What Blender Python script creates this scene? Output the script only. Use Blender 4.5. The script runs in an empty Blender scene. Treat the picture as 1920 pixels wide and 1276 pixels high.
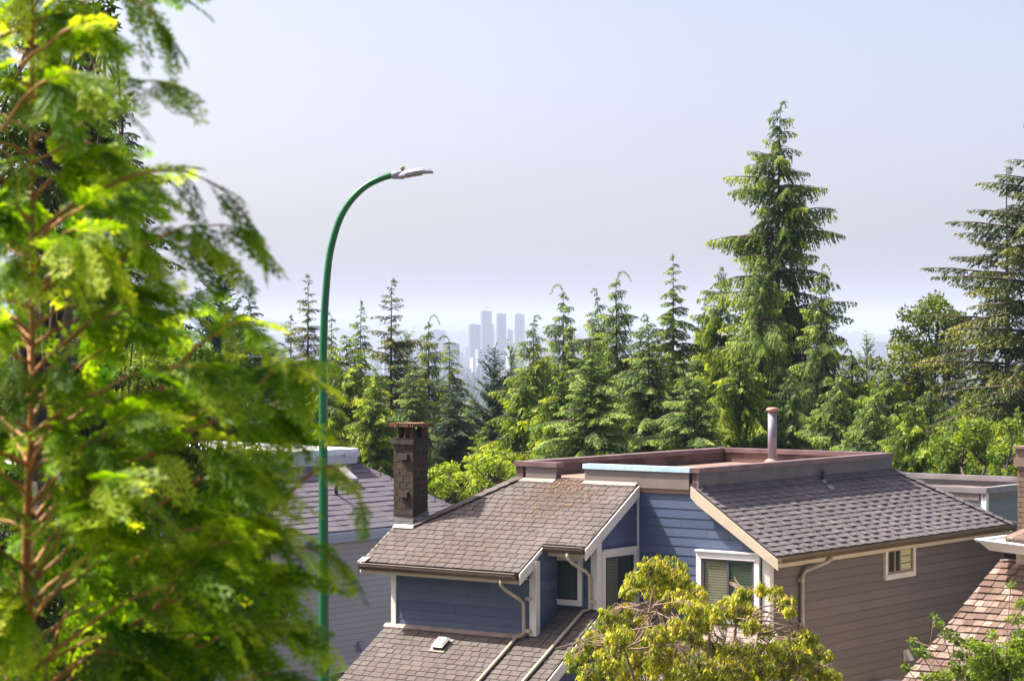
import bpy, math, random
import numpy as np
from mathutils import Vector

# ------------------------------------------------------------------ camera, sky, sun, exposure
S = bpy.context.scene
EYE = 8.4
F = 4600.0; CX = 960.0; HY = 632.0          # focal length and horizon in photo pixels
cam = bpy.data.cameras.new("camera"); co = bpy.data.objects.new("camera", cam)
S.collection.objects.link(co); S.camera = co
co.location = (0, 0, EYE); co.rotation_euler = (math.pi/2, 0, 0)
cam.sensor_width = 36; cam.lens = 36*F/1920; cam.shift_y = -(638-HY)/1920
cam.clip_start = 0.1; cam.clip_end = 60000
cam.dof.use_dof = True; cam.dof.focus_distance = 44; cam.dof.aperture_fstop = 9.0
cam.dof.aperture_blades = 7

U = np.array([0.599, 0.801]); U /= np.linalg.norm(U); V = np.array([-U[1], U[0]])
YAW = math.atan2(U[1], U[0])
D0 = np.array([3.209, 42.0])                # world x, y of the main house corner

ldir = np.array([U[0] - 3.0*V[0], U[1] - 3.0*V[1], -4.2]); ldir /= np.linalg.norm(ldir)
sun = bpy.data.lights.new("sun", 'SUN'); so = bpy.data.objects.new("sun", sun); S.collection.objects.link(so)
sun.energy = 5.0; sun.angle = math.radians(0.53); sun.color = (1.0, 0.93, 0.80)
so.rotation_euler = Vector(ldir.tolist()).to_track_quat('-Z', 'Y').to_euler()
so.location = (-30, 10, 60)
sv = -ldir
W = bpy.data.worlds.new("World"); S.world = W; W.use_nodes = True
nt = W.node_tree; bg = nt.nodes["Background"]
sky = nt.nodes.new("ShaderNodeTexSky"); sky.sky_type = 'NISHITA'; sky.sun_disc = False
sky.sun_elevation = math.asin(sv[2]); sky.sun_rotation = math.atan2(sv[0], sv[1])
sky.altitude = 200; sky.air_density = 0.42; sky.dust_density = 4.8; sky.ozone_density = 4.0
tn = nt.nodes.new("ShaderNodeMix"); tn.data_type = 'RGBA'; tn.blend_type = 'MULTIPLY'; tn.inputs[0].default_value = 1
tn.inputs[7].default_value = (1.16, 0.99, 0.81, 1); nt.links.new(sky.outputs[0], tn.inputs[6])   # faint lavender cast of the smoky summer sky
nt.links.new(tn.outputs[2], bg.inputs[0]); bg.inputs[1].default_value = 0.15
S.view_settings.view_transform = 'Standard'; S.view_settings.look = 'None'
S.view_settings.exposure = 1.33; S.view_settings.gamma = 1
S.render.engine = 'CYCLES'
S.cycles.use_denoising = True
S.cycles.max_bounces = 7; S.cycles.diffuse_bounces = 3; S.cycles.glossy_bounces = 3
S.cycles.transmission_bounces = 4; S.cycles.transparent_max_bounces = 8; S.cycles.volume_bounces = 0

R = random.Random(7)
COL = S.collection

# ------------------------------------------------------------------ materials
def mat(name, col, rough=0.7, col2=None, scale=3.0, bump=0.0, bscale=40.0, metal=0.0, tint=None, detail=4, stretch=(1,1,1), spec=0.4, mixlo=0.35, mixhi=0.65):
    m = bpy.data.materials.new(name); m.use_nodes = True
    t = m.node_tree; p = t.nodes["Principled BSDF"]; L = t.links
    p.inputs["Roughness"].default_value = rough; p.inputs["Metallic"].default_value = metal
    p.inputs["Specular IOR Level"].default_value = spec
    tc = t.nodes.new("ShaderNodeTexCoord"); mp = t.nodes.new("ShaderNodeMapping")
    mp.inputs["Scale"].default_value = stretch; L.new(tc.outputs["Object"], mp.inputs[0])
    cur = None
    rgb = t.nodes.new("ShaderNodeRGB"); rgb.outputs[0].default_value = (*col, 1); cur = rgb.outputs[0]
    if tint:                                # per-piece colours: list of colours over the face attribute
        at_ = t.nodes.new("ShaderNodeAttribute"); at_.attribute_name = "tint"
        cr = t.nodes.new("ShaderNodeValToRGB"); e = cr.color_ramp.elements
        e[0].position = 0; e[0].color = (*tint[0], 1); e[1].position = 1; e[1].color = (*tint[-1], 1)
        for i, c in enumerate(tint[1:-1]):
            x = e.new((i+1)/(len(tint)-1)); x.color = (*c, 1)
        L.new(at_.outputs["Fac"], cr.inputs[0]); cur = cr.outputs[0]
    if col2:
        n = t.nodes.new("ShaderNodeTexNoise"); n.inputs["Scale"].default_value = scale; n.inputs["Detail"].default_value = detail
        L.new(mp.outputs[0], n.inputs["Vector"])
        mr = t.nodes.new("ShaderNodeMapRange"); mr.inputs[1].default_value = mixlo; mr.inputs[2].default_value = mixhi
        L.new(n.outputs[0], mr.inputs[0])
        mx = t.nodes.new("ShaderNodeMix"); mx.data_type = 'RGBA'
        L.new(mr.outputs[0], mx.inputs[0]); L.new(cur, mx.inputs[6]); mx.inputs[7].default_value = (*col2, 1)
        cur = mx.outputs[2]
    L.new(cur, p.inputs["Base Color"])
    if bump:
        n2 = t.nodes.new("ShaderNodeTexNoise"); n2.inputs["Scale"].default_value = bscale; n2.inputs["Detail"].default_value = 3
        L.new(mp.outputs[0], n2.inputs["Vector"])
        b = t.nodes.new("ShaderNodeBump"); b.inputs["Strength"].default_value = bump; b.inputs["Distance"].default_value = 0.02
        L.new(n2.outputs[0], b.inputs["Height"]); L.new(b.outputs[0], p.inputs["Normal"])
    return m

def leafmat(name, cols, trans=0.35, tcol=None, rough=0.55, nscale=0.5, amp=0.5):
    m = bpy.data.materials.new(name); m.use_nodes = True
    t = m.node_tree; p = t.nodes["Principled BSDF"]; L = t.links; out = t.nodes["Material Output"]
    at_ = t.nodes.new("ShaderNodeAttribute"); at_.attribute_name = "tint"
    tc = t.nodes.new("ShaderNodeTexCoord"); n = t.nodes.new("ShaderNodeTexNoise")
    n.inputs["Scale"].default_value = nscale; n.inputs["Detail"].default_value = 2; L.new(tc.outputs["Object"], n.inputs["Vector"])
    ad = t.nodes.new("ShaderNodeMath"); ad.operation = 'MULTIPLY_ADD'
    L.new(n.outputs[0], ad.inputs[0]); ad.inputs[1].default_value = amp*2; 
    ad2 = t.nodes.new("ShaderNodeMath"); ad2.operation = 'ADD'; ad2.inputs[1].default_value = -amp
    L.new(at_.outputs["Fac"], ad.inputs[2]); L.new(ad.outputs[0], ad2.inputs[0])
    cr = t.nodes.new("ShaderNodeValToRGB"); e = cr.color_ramp.elements
    e[0].position = 0; e[0].color = (*cols[0], 1); e[1].position = 1; e[1].color = (*cols[-1], 1)
    for i, c in enumerate(cols[1:-1]):
        x = e.new((i+1)/(len(cols)-1)); x.color = (*c, 1)
    L.new(ad2.outputs[0], cr.inputs[0]); L.new(cr.outputs[0], p.inputs["Base Color"])
    p.inputs["Roughness"].default_value = rough; p.inputs["Specular IOR Level"].default_value = 0.22
    tr = t.nodes.new("ShaderNodeBsdfTranslucent"); mx = t.nodes.new("ShaderNodeMixShader"); mx.inputs[0].default_value = trans
    hs = t.nodes.new("ShaderNodeMix"); hs.data_type = 'RGBA'; hs.blend_type = 'MULTIPLY'; hs.inputs[0].default_value = 1
    L.new(cr.outputs[0], hs.inputs[6]); hs.inputs[7].default_value = (*(tcol or (1.9, 1.7, 0.5)), 1); hs.clamp_result = True
    L.new(hs.outputs[2], tr.inputs[0]); L.new(p.outputs[0], mx.inputs[1]); L.new(tr.outputs[0], mx.inputs[2])
    L.new(mx.outputs[0], out.inputs[0])
    return m

def glassmat(name, tint=(0.03, 0.05, 0.05), refl=0.12):
    m = bpy.data.materials.new(name); m.use_nodes = True
    t = m.node_tree; L = t.links; out = t.nodes["Material Output"]; t.nodes.remove(t.nodes["Principled BSDF"])
    g = t.nodes.new("ShaderNodeBsdfGlossy"); g.inputs["Roughness"].default_value = 0.03
    tr = t.nodes.new("ShaderNodeBsdfTransparent"); tr.inputs[0].default_value = (*tint, 1)
    f = t.nodes.new("ShaderNodeFresnel"); f.inputs[0].default_value = 1.45
    a = t.nodes.new("ShaderNodeMath"); a.operation = 'ADD'; a.inputs[1].default_value = refl; a.use_clamp = True
    mx = t.nodes.new("ShaderNodeMixShader")
    ge = t.nodes.new('ShaderNodeNewGeometry'); iv = t.nodes.new('ShaderNodeMath'); iv.operation = 'SUBTRACT'; iv.inputs[0].default_value = 1; L.new(ge.outputs['Backfacing'], iv.inputs[1])
    ml = t.nodes.new('ShaderNodeMath'); ml.operation = 'MULTIPLY'; L.new(iv.outputs[0], ml.inputs[1])
    L.new(f.outputs[0], a.inputs[0]); L.new(a.outputs[0], ml.inputs[0]); L.new(ml.outputs[0], mx.inputs[0]); L.new(tr.outputs[0], mx.inputs[1]); L.new(g.outputs[0], mx.inputs[2])
    L.new(mx.outputs[0], out.inputs[0]); return m

M = {}
M['blue'] = mat('slate_blue_siding', (0.085, 0.125, 0.24), 0.62, (0.062, 0.088, 0.165), 0.8, 0.25, 60, detail=6, mixlo=.48, mixhi=.8, tint=[(0.062,0.090,0.18),(0.098,0.130,0.225)], stretch=(3,3,.5))
M['taupe'] = mat('brown_grey_siding', (0.15, 0.12, 0.11), 0.6, (0.155, 0.128, 0.122), 0.6, 0.25, 60, tint=[(0.145,0.124,0.121),(0.180,0.152,0.147)], stretch=(3,3,.4), detail=6, mixlo=.46, mixhi=.8)
M['vinyl'] = mat('pale_grey_siding', (0.4, 0.39, 0.42), 0.5, (0.56, 0.48, 0.43), 0.8, tint=[(0.60,0.51,0.45),(0.66,0.56,0.49)])
M['green_siding'] = mat('grey_green_siding', (0.2, 0.24, 0.25), 0.6, tint=[(0.17,0.2,0.21),(0.19,0.22,0.23)])
M['shingle'] = mat('mauve_brown_asphalt_shingle', (0.2,0.16,0.15), 0.9, (0.085,0.062,0.052), 0.55, 0.7, 160, mixlo=0.46, mixhi=0.80, detail=8,
    tint=[(0.098,0.084,0.088),(0.126,0.106,0.106),(0.122,0.108,0.112),(0.145,0.122,0.119),(0.108,0.089,0.090)])
M['shingle_grey'] = mat('grey_asphalt_shingle', (0.2,0.18,0.2), 0.9, (0.10,0.09,0.10), 0.5, 0.7, 160, mixlo=0.45, mixhi=0.8, detail=8,
    tint=[(0.145,0.13,0.15),(0.18,0.16,0.18),(0.16,0.14,0.155),(0.205,0.18,0.195)])
M['shingle_left'] = mat('violet_grey_asphalt_shingle', (0.2,0.18,0.2), 0.9, (0.16,0.14,0.165), 0.7, 0.7, 160, mixlo=0.45, mixhi=0.8,
    tint=[(0.125,0.115,0.15),(0.155,0.14,0.18),(0.14,0.125,0.16),(0.17,0.15,0.19)])
M['shake'] = mat('weathered_cedar_shake', (0.3,0.2,0.15), 0.85, (0.15,0.095,0.075), 2.2, 0.8, 30, mixlo=0.45, mixhi=0.75, stretch=(1,7,7),
    tint=[(0.10,0.06,0.05),(0.17,0.11,0.09),(0.25,0.18,0.15),(0.13,0.08,0.07),(0.36,0.29,0.25),(0.16,0.10,0.085)])
M['lap_shade'] = mat('painted_lap_shade', (0.045, 0.042, 0.05), 0.8)  # dark wall backing paints the shadow gap between siding boards
M['felt'] = mat('black_roof_felt', (0.03, 0.022, 0.022), 0.9)
M['trim'] = mat('off_white_trim', (0.70, 0.68, 0.66), 0.5, (0.58, 0.56, 0.54), 2.5, mixlo=0.5, mixhi=0.8)
M['cream'] = mat('cream_fascia', (0.62, 0.53, 0.42), 0.55, (0.5, 0.42, 0.33), 2.5, mixlo=0.5, mixhi=0.8)
M['white'] = mat('white_painted_trim', (0.80, 0.79, 0.80), 0.45)
M['gutter'] = mat('dark_brown_gutter', (0.09, 0.06, 0.055), 0.4, (0.13, 0.09, 0.075), 3)
M['gutter_w'] = mat('pale_grey_gutter', (0.6, 0.62, 0.68), 0.35)
M['downspout'] = mat('tan_downspout', (0.50, 0.43, 0.34), 0.45, (0.42,0.35,0.27), 3)
M['frame'] = mat('dark_window_frame', (0.045, 0.04, 0.055), 0.4)
M['frame_tan'] = mat('tan_window_frame', (0.3, 0.22, 0.16), 0.4)
M['glass'] = glassmat('window_glass', (0.92, 0.94, 0.92), 0.06)
M['glass_dark'] = glassmat('darker_window_glass', (0.82, 0.84, 0.84), 0.06)  # window glass with a slightly darker tint
M['blind_g'] = mat('green_tinted_blind', (0.105, 0.15, 0.115), 0.6)
M['blind_b'] = mat('beige_blind', (0.36, 0.33, 0.25), 0.6)
M['refl_yellow'] = mat('painted_yellow_reflection', (0.95, 0.85, 0.52), 0.6)  # reflection of sunlit siding in the pane, painted as pale yellow
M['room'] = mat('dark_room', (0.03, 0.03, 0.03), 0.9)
M['coping_m'] = mat('mauve_metal_coping', (0.21, 0.135, 0.14), 0.42, (0.12, 0.075, 0.08), 1.8)
M['coping_b'] = mat('sky_tinted_metal_coping', (0.42, 0.62, 0.82), 0.3, (0.55, 0.72, 0.86), 3.0, stretch=(1,4,1))  # pale sheet metal with the sky's reflection painted in as blue
M['coping_w'] = mat('pale_metal_coping', (0.62, 0.58, 0.62), 0.35)
M['parapet'] = mat('grey_parapet_cladding', (0.15, 0.14, 0.155), 0.7, (0.12, 0.105, 0.11), 2.0)
M['parapet_t'] = mat('taupe_parapet_cladding', (0.22, 0.19, 0.18), 0.7, (0.19, 0.16, 0.15), 2.0)
M['membrane_in'] = mat('brown_roof_membrane', (0.17, 0.10, 0.085), 0.8, (0.06, 0.038, 0.036), 1.6, detail=8, mixlo=.42, mixhi=.62)
M['deck'] = mat('pink_brown_roof_deck', (0.28, 0.175, 0.15), 0.85, (0.20, 0.125, 0.105), 1.2)
M['brickdark'] = mat('sooty_brown_brick', (0.07,0.05,0.045), 0.85, (0.05,0.035,0.03), 9.0, 0.8, 60, tint=[(0.026,0.021,0.02),(0.055,0.037,0.031),(0.038,0.03,0.027),(0.08,0.054,0.042)])
M['mortar'] = mat('rusty_mortar', (0.32, 0.15, 0.075), 0.95, (0.12, 0.06, 0.04), 5.0, 0.5, 60)
M['brickpale'] = mat('pale_brick', (0.25,0.17,0.13), 0.85, tint=[(0.13,0.09,0.075),(0.19,0.135,0.11),(0.16,0.11,0.095)])
M['rust'] = mat('rusty_chimney_cap', (0.24, 0.115, 0.055), 0.9, (0.07, 0.045, 0.035), 6.0, 1.0, 30)
M['soot'] = mat('dark_flue_tile', (0.06, 0.035, 0.03), 0.9)
M['flash'] = mat('grey_lead_flashing', (0.32, 0.32, 0.34), 0.35, (0.20, 0.2, 0.22), 5, metal=0.4)
M['flash_w'] = mat('pale_metal_flashing', (0.27, 0.215, 0.20), 0.6, (0.19,0.15,0.14), 4)
M['flue'] = mat('galvanised_flue', (0.27, 0.265, 0.32), 0.5, (0.20, 0.195, 0.24), 4, metal=0.2)
M['flue_cap'] = mat('copper_flue_cap', (0.34, 0.19, 0.14), 0.5)
M['black'] = mat('black_plastic', (0.02, 0.02, 0.025), 0.5)
M['vent_w'] = mat('pale_vent_hood', (0.62, 0.60, 0.56), 0.4)
M['vent_g'] = mat('grey_vent_hood', (0.38, 0.36, 0.40), 0.45)
M['membrane_w'] = mat('white_roof_membrane', (0.82, 0.80, 0.76), 0.6, (0.68, 0.72, 0.78), 1.5, 0.6, 3)
M['pole'] = mat('glossy_green_paint', (0.002, 0.15, 0.05), 0.32, (0.004, 0.11, 0.05), 1.5, spec=0.6)
M['lamp'] = mat('blue_grey_lamp_housing', (0.30, 0.31, 0.40), 0.35, (0.24, 0.24, 0.31), 8)
M['lamp_d'] = mat('tan_lamp_underside', (0.40, 0.30, 0.20), 0.4)
M['bark'] = mat('grey_brown_bark', (0.10, 0.075, 0.06), 0.9, (0.06, 0.045, 0.04), 6, 0.8, 25)
M['bark_p'] = mat('pale_twig_bark', (0.30, 0.21, 0.16), 0.8, (0.18, 0.12, 0.09), 12)
M['bark_o'] = mat('orange_cedar_bark', (0.30, 0.12, 0.04), 0.6, (0.40, 0.19, 0.05), 14, 0.4, 80)
M['ground'] = mat('grass_ground', (0.05, 0.07, 0.025), 0.95, (0.09, 0.08, 0.05), 0.05)
M['hillmat'] = mat('wooded_slope', (0.02, 0.04, 0.025), 0.95, (0.05, 0.065, 0.045), 0.006)
# foliage
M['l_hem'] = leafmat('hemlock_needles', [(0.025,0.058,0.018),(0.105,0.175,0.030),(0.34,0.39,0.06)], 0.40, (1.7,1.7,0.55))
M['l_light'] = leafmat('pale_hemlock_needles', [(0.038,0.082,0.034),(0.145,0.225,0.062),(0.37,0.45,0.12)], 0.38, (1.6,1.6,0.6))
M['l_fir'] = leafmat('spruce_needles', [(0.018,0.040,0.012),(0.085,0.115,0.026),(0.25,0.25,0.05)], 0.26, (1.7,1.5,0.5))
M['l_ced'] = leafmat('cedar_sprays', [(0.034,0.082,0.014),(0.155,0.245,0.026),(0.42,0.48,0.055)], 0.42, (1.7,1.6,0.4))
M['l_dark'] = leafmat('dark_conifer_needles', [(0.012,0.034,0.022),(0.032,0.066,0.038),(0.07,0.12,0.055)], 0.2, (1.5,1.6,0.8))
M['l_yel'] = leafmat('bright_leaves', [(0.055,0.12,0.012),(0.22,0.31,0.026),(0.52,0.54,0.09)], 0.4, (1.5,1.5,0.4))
M['l_map'] = leafmat('maple_leaves', [(0.025,0.06,0.008),(0.12,0.18,0.02),(0.33,0.36,0.06)], 0.32, (1.7,1.5,0.4))
M['l_cherry'] = leafmat('drooping_cherry_leaves', [(0.10,0.15,0.012),(0.28,0.34,0.022),(0.60,0.56,0.08)], 0.42, (1.6,1.4,0.4), nscale=1.2)
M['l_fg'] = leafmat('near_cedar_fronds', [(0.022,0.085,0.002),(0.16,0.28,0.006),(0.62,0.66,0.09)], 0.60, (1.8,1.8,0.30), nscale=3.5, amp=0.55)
for n_ in M['l_fg'].node_tree.nodes:
    if n_.type == 'BSDF_PRINCIPLED': n_.inputs['Specular IOR Level'].default_value = 0.3; n_.inputs['Roughness'].default_value = 0.5
M['l_mid'] = leafmat('mid_green_leaves', [(0.03,0.075,0.012),(0.12,0.20,0.025),(0.32,0.40,0.07)], 0.36)
M['l_darkleaf'] = leafmat('dark_broad_leaves', [(0.012,0.035,0.010),(0.035,0.075,0.016),(0.08,0.13,0.03)], 0.3)  # darker green leaf tones

# ------------------------------------------------------------------ mesh builders
class MB:
    def __init__(s): s.v = []; s.f = []; s.t = []; s.m = []; s.A = []
    def poly(s, pts, t=0.5, m=0):
        n = len(s.v); s.v.extend([tuple(float(c) for c in p) for p in pts]); s.f.append(tuple(range(n, n+len(pts)))); s.t.append(t); s.m.append(m)
    def quads(s, q, t, m=0):                # q: (n,4,3) array
        s.A.append((np.asarray(q, np.float32), np.asarray(t, np.float32), m))
    def box(s, x0, x1, y0, y1, z0, z1, t=0.5, m=0):
        s.hexa([(x0,y0,z0),(x1,y0,z0),(x1,y1,z0),(x0,y1,z0)], [(x0,y0,z1),(x1,y0,z1),(x1,y1,z1),(x0,y1,z1)], t, m)
    def hexa(s, bot, top, t=0.5, m=0):      # any prism between two n-gons
        n = len(bot); s.poly(bot[::-1], t, m); s.poly(top, t, m)
        for i in range(n): j = (i+1) % n; s.poly([bot[i], bot[j], top[j], top[i]], t, m)
    def extr(s, pts, d, t=0.5, m=0):
        d = np.array(d, float); s.hexa([np.array(p, float) for p in pts], [np.array(p, float)+d for p in pts], t, m)
    def tube(s, path, rad, n=8, t=0.5, m=0, cap=True):
        P = [np.array(p, float) for p in path]; rings = []
        up = np.array([0, 0, 1.0])
        prev = None
        for i, p in enumerate(P):
            d = P[min(i+1, len(P)-1)] - P[max(i-1, 0)]; d /= (np.linalg.norm(d)+1e-9)
            if prev is None:
                a = np.cross(d, up);
                if np.linalg.norm(a) < 1e-3: a = np.cross(d, np.array([1.0, 0, 0]))
            else: a = prev - d*(prev@d)
            a /= np.linalg.norm(a); prev = a; b = np.cross(d, a)
            r = rad[i] if hasattr(rad, '__len__') else rad
            rings.append([p + r*(a*math.cos(2*math.pi*k/n) + b*math.sin(2*math.pi*k/n)) for k in range(n)])
        n0 = len(s.v)
        for rg in rings: s.v.extend([tuple(float(c) for c in q) for q in rg])
        for i in range(len(P)-1):
            for k in range(n):
                k2 = (k+1) % n; o = n0+i*n
                s.f.append((o+k, o+k2, o+n+k2, o+n+k)); s.t.append(t); s.m.append(m)
        if cap:
            s.f.append(tuple(range(n0+n-1, n0-1, -1))); s.t.append(t); s.m.append(m)
            o = n0+(len(P)-1)*n; s.f.append(tuple(range(o, o+n))); s.t.append(t); s.m.append(m)
    def lathe(s, c, prof, n=20, t=0.5, m=0):
        s.tube([(c[0], c[1], c[2]+z) for z, r in prof], [max(r, 1e-4) for z, r in prof], n, t, m)
    def mesh(s, name, mats):
        me = bpy.data.meshes.new(name)
        nv = len(s.v); V_ = [np.array(s.v, np.float32).reshape(-1, 3)]
        loops = [i for f in s.f for i in f]; tot = [len(f) for f in s.f]; T = list(s.t); MI = list(s.m)
        La = [np.array(loops, np.int32)]; Ta = [np.array(tot, np.int32)]; Tt = [np.array(T, np.float32)]; Mm = [np.array(MI, np.int32)]
        for q, t, m in s.A:
            k = len(q); V_.append(q.reshape(-1, 3)); La.append(np.arange(nv, nv+4*k, dtype=np.int32)); nv += 4*k
            Ta.append(np.full(k, 4, np.int32)); Tt.append(t); Mm.append(np.full(k, m, np.int32))
        v = np.concatenate(V_); l = np.concatenate(La); t_ = np.concatenate(Ta)
        me.vertices.add(len(v)); me.vertices.foreach_set("co", v.ravel())
        me.loops.add(len(l)); me.loops.foreach_set("vertex_index", l)
        me.polygons.add(len(t_)); st = np.concatenate([[0], np.cumsum(t_)[:-1]]).astype(np.int32)
        me.polygons.foreach_set("loop_start", st); me.polygons.foreach_set("loop_total", t_)
        me.polygons.foreach_set("material_index", np.concatenate(Mm))
        at_ = me.attributes.new("tint", 'FLOAT', 'FACE'); at_.data.foreach_set("value", np.concatenate(Tt))
        for x in (mats if isinstance(mats, (list, tuple)) else [mats]): me.materials.append(M[x] if isinstance(x, str) else x)
        me.update(calc_edges=True); return me
    def build(s, name, mats, parent=None, label=None, smooth=False):
        me = s.mesh(name, mats)
        if smooth: me.polygons.foreach_set("use_smooth", [True]*len(me.polygons))
        o = bpy.data.objects.new(name, me); COL.objects.link(o); o.parent = parent
        if label: o['label'] = label
        return o

def thing(name, label, cat, loc, rz=0.0, group=None):
    o = bpy.data.objects.new(name, None); COL.objects.link(o); o.location = loc; o.rotation_euler = (0, 0, rz)
    o['label'] = label; o['category'] = cat
    if group: o['group'] = group
    return o
def tag(o, label, cat, group=None):
    o['label'] = label; o['category'] = cat
    if group: o['group'] = group
    return o
def copy_tree(o, parent=None):
    c = o.copy(); COL.objects.link(c); c.parent = parent
    for ch in list(o.children): copy_tree(ch, c)
    return c
def pix(px, py, d): return np.array([(px-CX)/F*d, d, EYE-(py-HY)/F*d])

def clip(poly, region):                     # convex clip of 2-D polygons (region counter-clockwise)
    out = poly
    n = len(region)
    for i in range(n):
        ax, ay = region[i]; bx, by = region[(i+1) % n]; inp = out; out = []
        if not inp: return []
        side = lambda p: (bx-ax)*(p[1]-ay) - (by-ay)*(p[0]-ax)
        for j in range(len(inp)):
            p = inp[j]; q = inp[(j+1) % len(inp)]; sp = side(p); sq = side(q)
            if sp >= 0: out.append(p)
            if (sp >= 0) != (sq >= 0):
                k = sp/(sp-sq); out.append((p[0]+k*(q[0]-p[0]), p[1]+k*(q[1]-p[1])))
    return out
def ccw(r):
    a = sum(r[i][0]*r[(i+1) % len(r)][1]-r[(i+1) % len(r)][0]*r[i][1] for i in range(len(r)))
    return r if a > 0 else r[::-1]

def courses(mb, O, e, s, regions, expo, wmin, wmax, th, gap, rng, thtop=0.15, s_start=None, jag=0.0, base=0.0, jit=True, jset=(.65, 1.25), groove=0.0):
    """tabs or boards laid in courses on a plane: e along the course, s up the plane."""
    O = np.array(O, float); e = np.array(e, float); s = np.array(s, float); n = np.cross(e, s)
    if n[2] < -1e-6: n = -n
    allp = [p for r in regions for p in r]
    e0 = min(p[0] for p in allp); e1 = max(p[0] for p in allp); s0 = min(p[1] for p in allp) if s_start is None else s_start; s1 = max(p[1] for p in allp)
    regions = [ccw(list(r)) for r in regions]
    j = 0; y = s0
    while y < s1:
        x = e0 - rng.uniform(0, wmax); k_ = j % 2
        while x < e1:
            w = rng.uniform(wmin, wmax); t = rng.random(); k_ = 1-k_; tj = th*(jset[k_]*rng.uniform(.85, 1.15) if jit == 2 else (rng.choice(jset) if jit else 1)); yb = y + groove + rng.uniform(0, jag)
            q = [(x, yb), (x+w-gap, yb), (x+w-gap, y+expo+0.002), (x, y+expo+0.002)]
            x += w
            for rg in regions:
                c = clip(q, rg)
                if len(c) < 3: continue
                top = [O + e*p[0] + s*p[1] + n*(base+tj*(1-(1-thtop)*max(0, min(1, (p[1]-y)/expo)))) for p in c]
                bot = [O + e*p[0] + s*p[1] + n*(base-0.004) for p in c]
                mb.poly(top, t)
                for i in range(len(c)):
                    k = (i+1) % len(c)
                    mb.poly([bot[i], bot[k], top[k], top[i]], t)
        y += expo; j += 1

# ------------------------------------------------------------------ ground and hills
YS = [-60, 0, 50, 75, 110, 160, 240, 400, 1000, 3000, 6000, 9000, 10800, 12000, 14000, 20500]
ZS = [0, 0, 0, -1.6, -5, -11, -20, -36, -58, -66, -78, -64, -20, 30, -20, -60]
def gz(x, y): return float(np.interp(y, YS, ZS))
def grid(xs, ys, zf):
    mb = MB(); nx = len(xs); mb.v = [(x, y, zf(x, y)) for y in ys for x in xs]
    for j in range(len(ys)-1):
        for i in range(nx-1):
            o = j*nx+i; mb.f.append((o, o+1, o+1+nx, o+nx)); mb.t.append(0.5); mb.m.append(0)
    return mb
ys = list(range(-60, 240, 12)) + [260, 300, 350, 400, 500, 650, 800, 1000, 1400, 2000, 3000, 4000, 5000, 6000, 7000, 8000, 9000, 9600, 10200]
fr = np.linspace(-1, 1, 41)
mb = MB(); mb.v = []
rows = []
for y in ys:
    hw = max(120, y*0.42+60)
    for f in fr:
        x = f*hw; z = gz(x, y) + (math.sin(x*0.011+y*0.004)*4+math.sin(x*0.0043-y*0.0017)*9)*min(1, max(0, (y-500)/3000))
        mb.v.append((x, y, z))
nx = len(fr)
for j in range(len(ys)-1):
    for i in range(nx-1):
        o = j*nx+i; mb.f.append((o, o+1, o+1+nx, o+nx)); mb.t.append(0.5); mb.m.append(1 if ys[j] > 90 else 0)
g = mb.build('ground', ['ground', 'hillmat']); g['kind'] = 'structure'
# the wooded ridge on the skyline, with its uneven tree tops, and the fainter hills beyond
rr = random.Random(3)
def ridge(name, y, depth, hfun, x0, x1, n, jag, zb):
    mb = MB(); xs = np.linspace(x0, x1, n); k = 5
    prof = [0, 0.55, 0.85, 1.0, 0.3]
    hs = [hfun(x) for x in xs]
    for j in range(k):
        for i, x in enumerate(xs):
            mb.v.append((x, y+depth*j/(k-1), zb+(hs[i]-zb)*prof[j] + (rr.uniform(0, jag)*rr.random() if j in (1, 2, 3) else 0)))
    for j in range(k-1):
        for i in range(n-1):
            o = j*n+i; mb.f.append((o, o+1, o+1+n, o+n)); mb.t.append(0.5); mb.m.append(0)
    o = mb.build(name, 'hillmat'); o['kind'] = 'structure'; return o
E0 = EYE
ridge('hills', 10100, 1600, lambda x: E0 + 26 + 10*math.sin(x*0.0021+1) + 6*math.sin(x*0.0063), -5200, 5200, 700, 26, -125)
ridge('hills', 15500, 2500, lambda x: E0 + 95 + 28*math.sin(x*0.0011+2.3) + 12*math.sin(x*0.0037), -7500, 7500, 260, 5, -80)

# ------------------------------------------------------------------ main house (local axes: x = a, y = b, z above ground)
Z = lambda z: z+EYE
def Hloc(a, b): p = D0+a*U+b*V; return (float(p[0]), float(p[1]), 0.0)
H = thing('blue_house', 'slate blue house with dark brick chimney, stepped shingle roofs and a flat parapet roof', 'house', Hloc(0, 0), YAW)
rn = random.Random(11)
K = 0.617
def zPL(a): return Z(-2.49 + K*(a-0.14))
cs = 1/math.sqrt(1+K*K)
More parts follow.
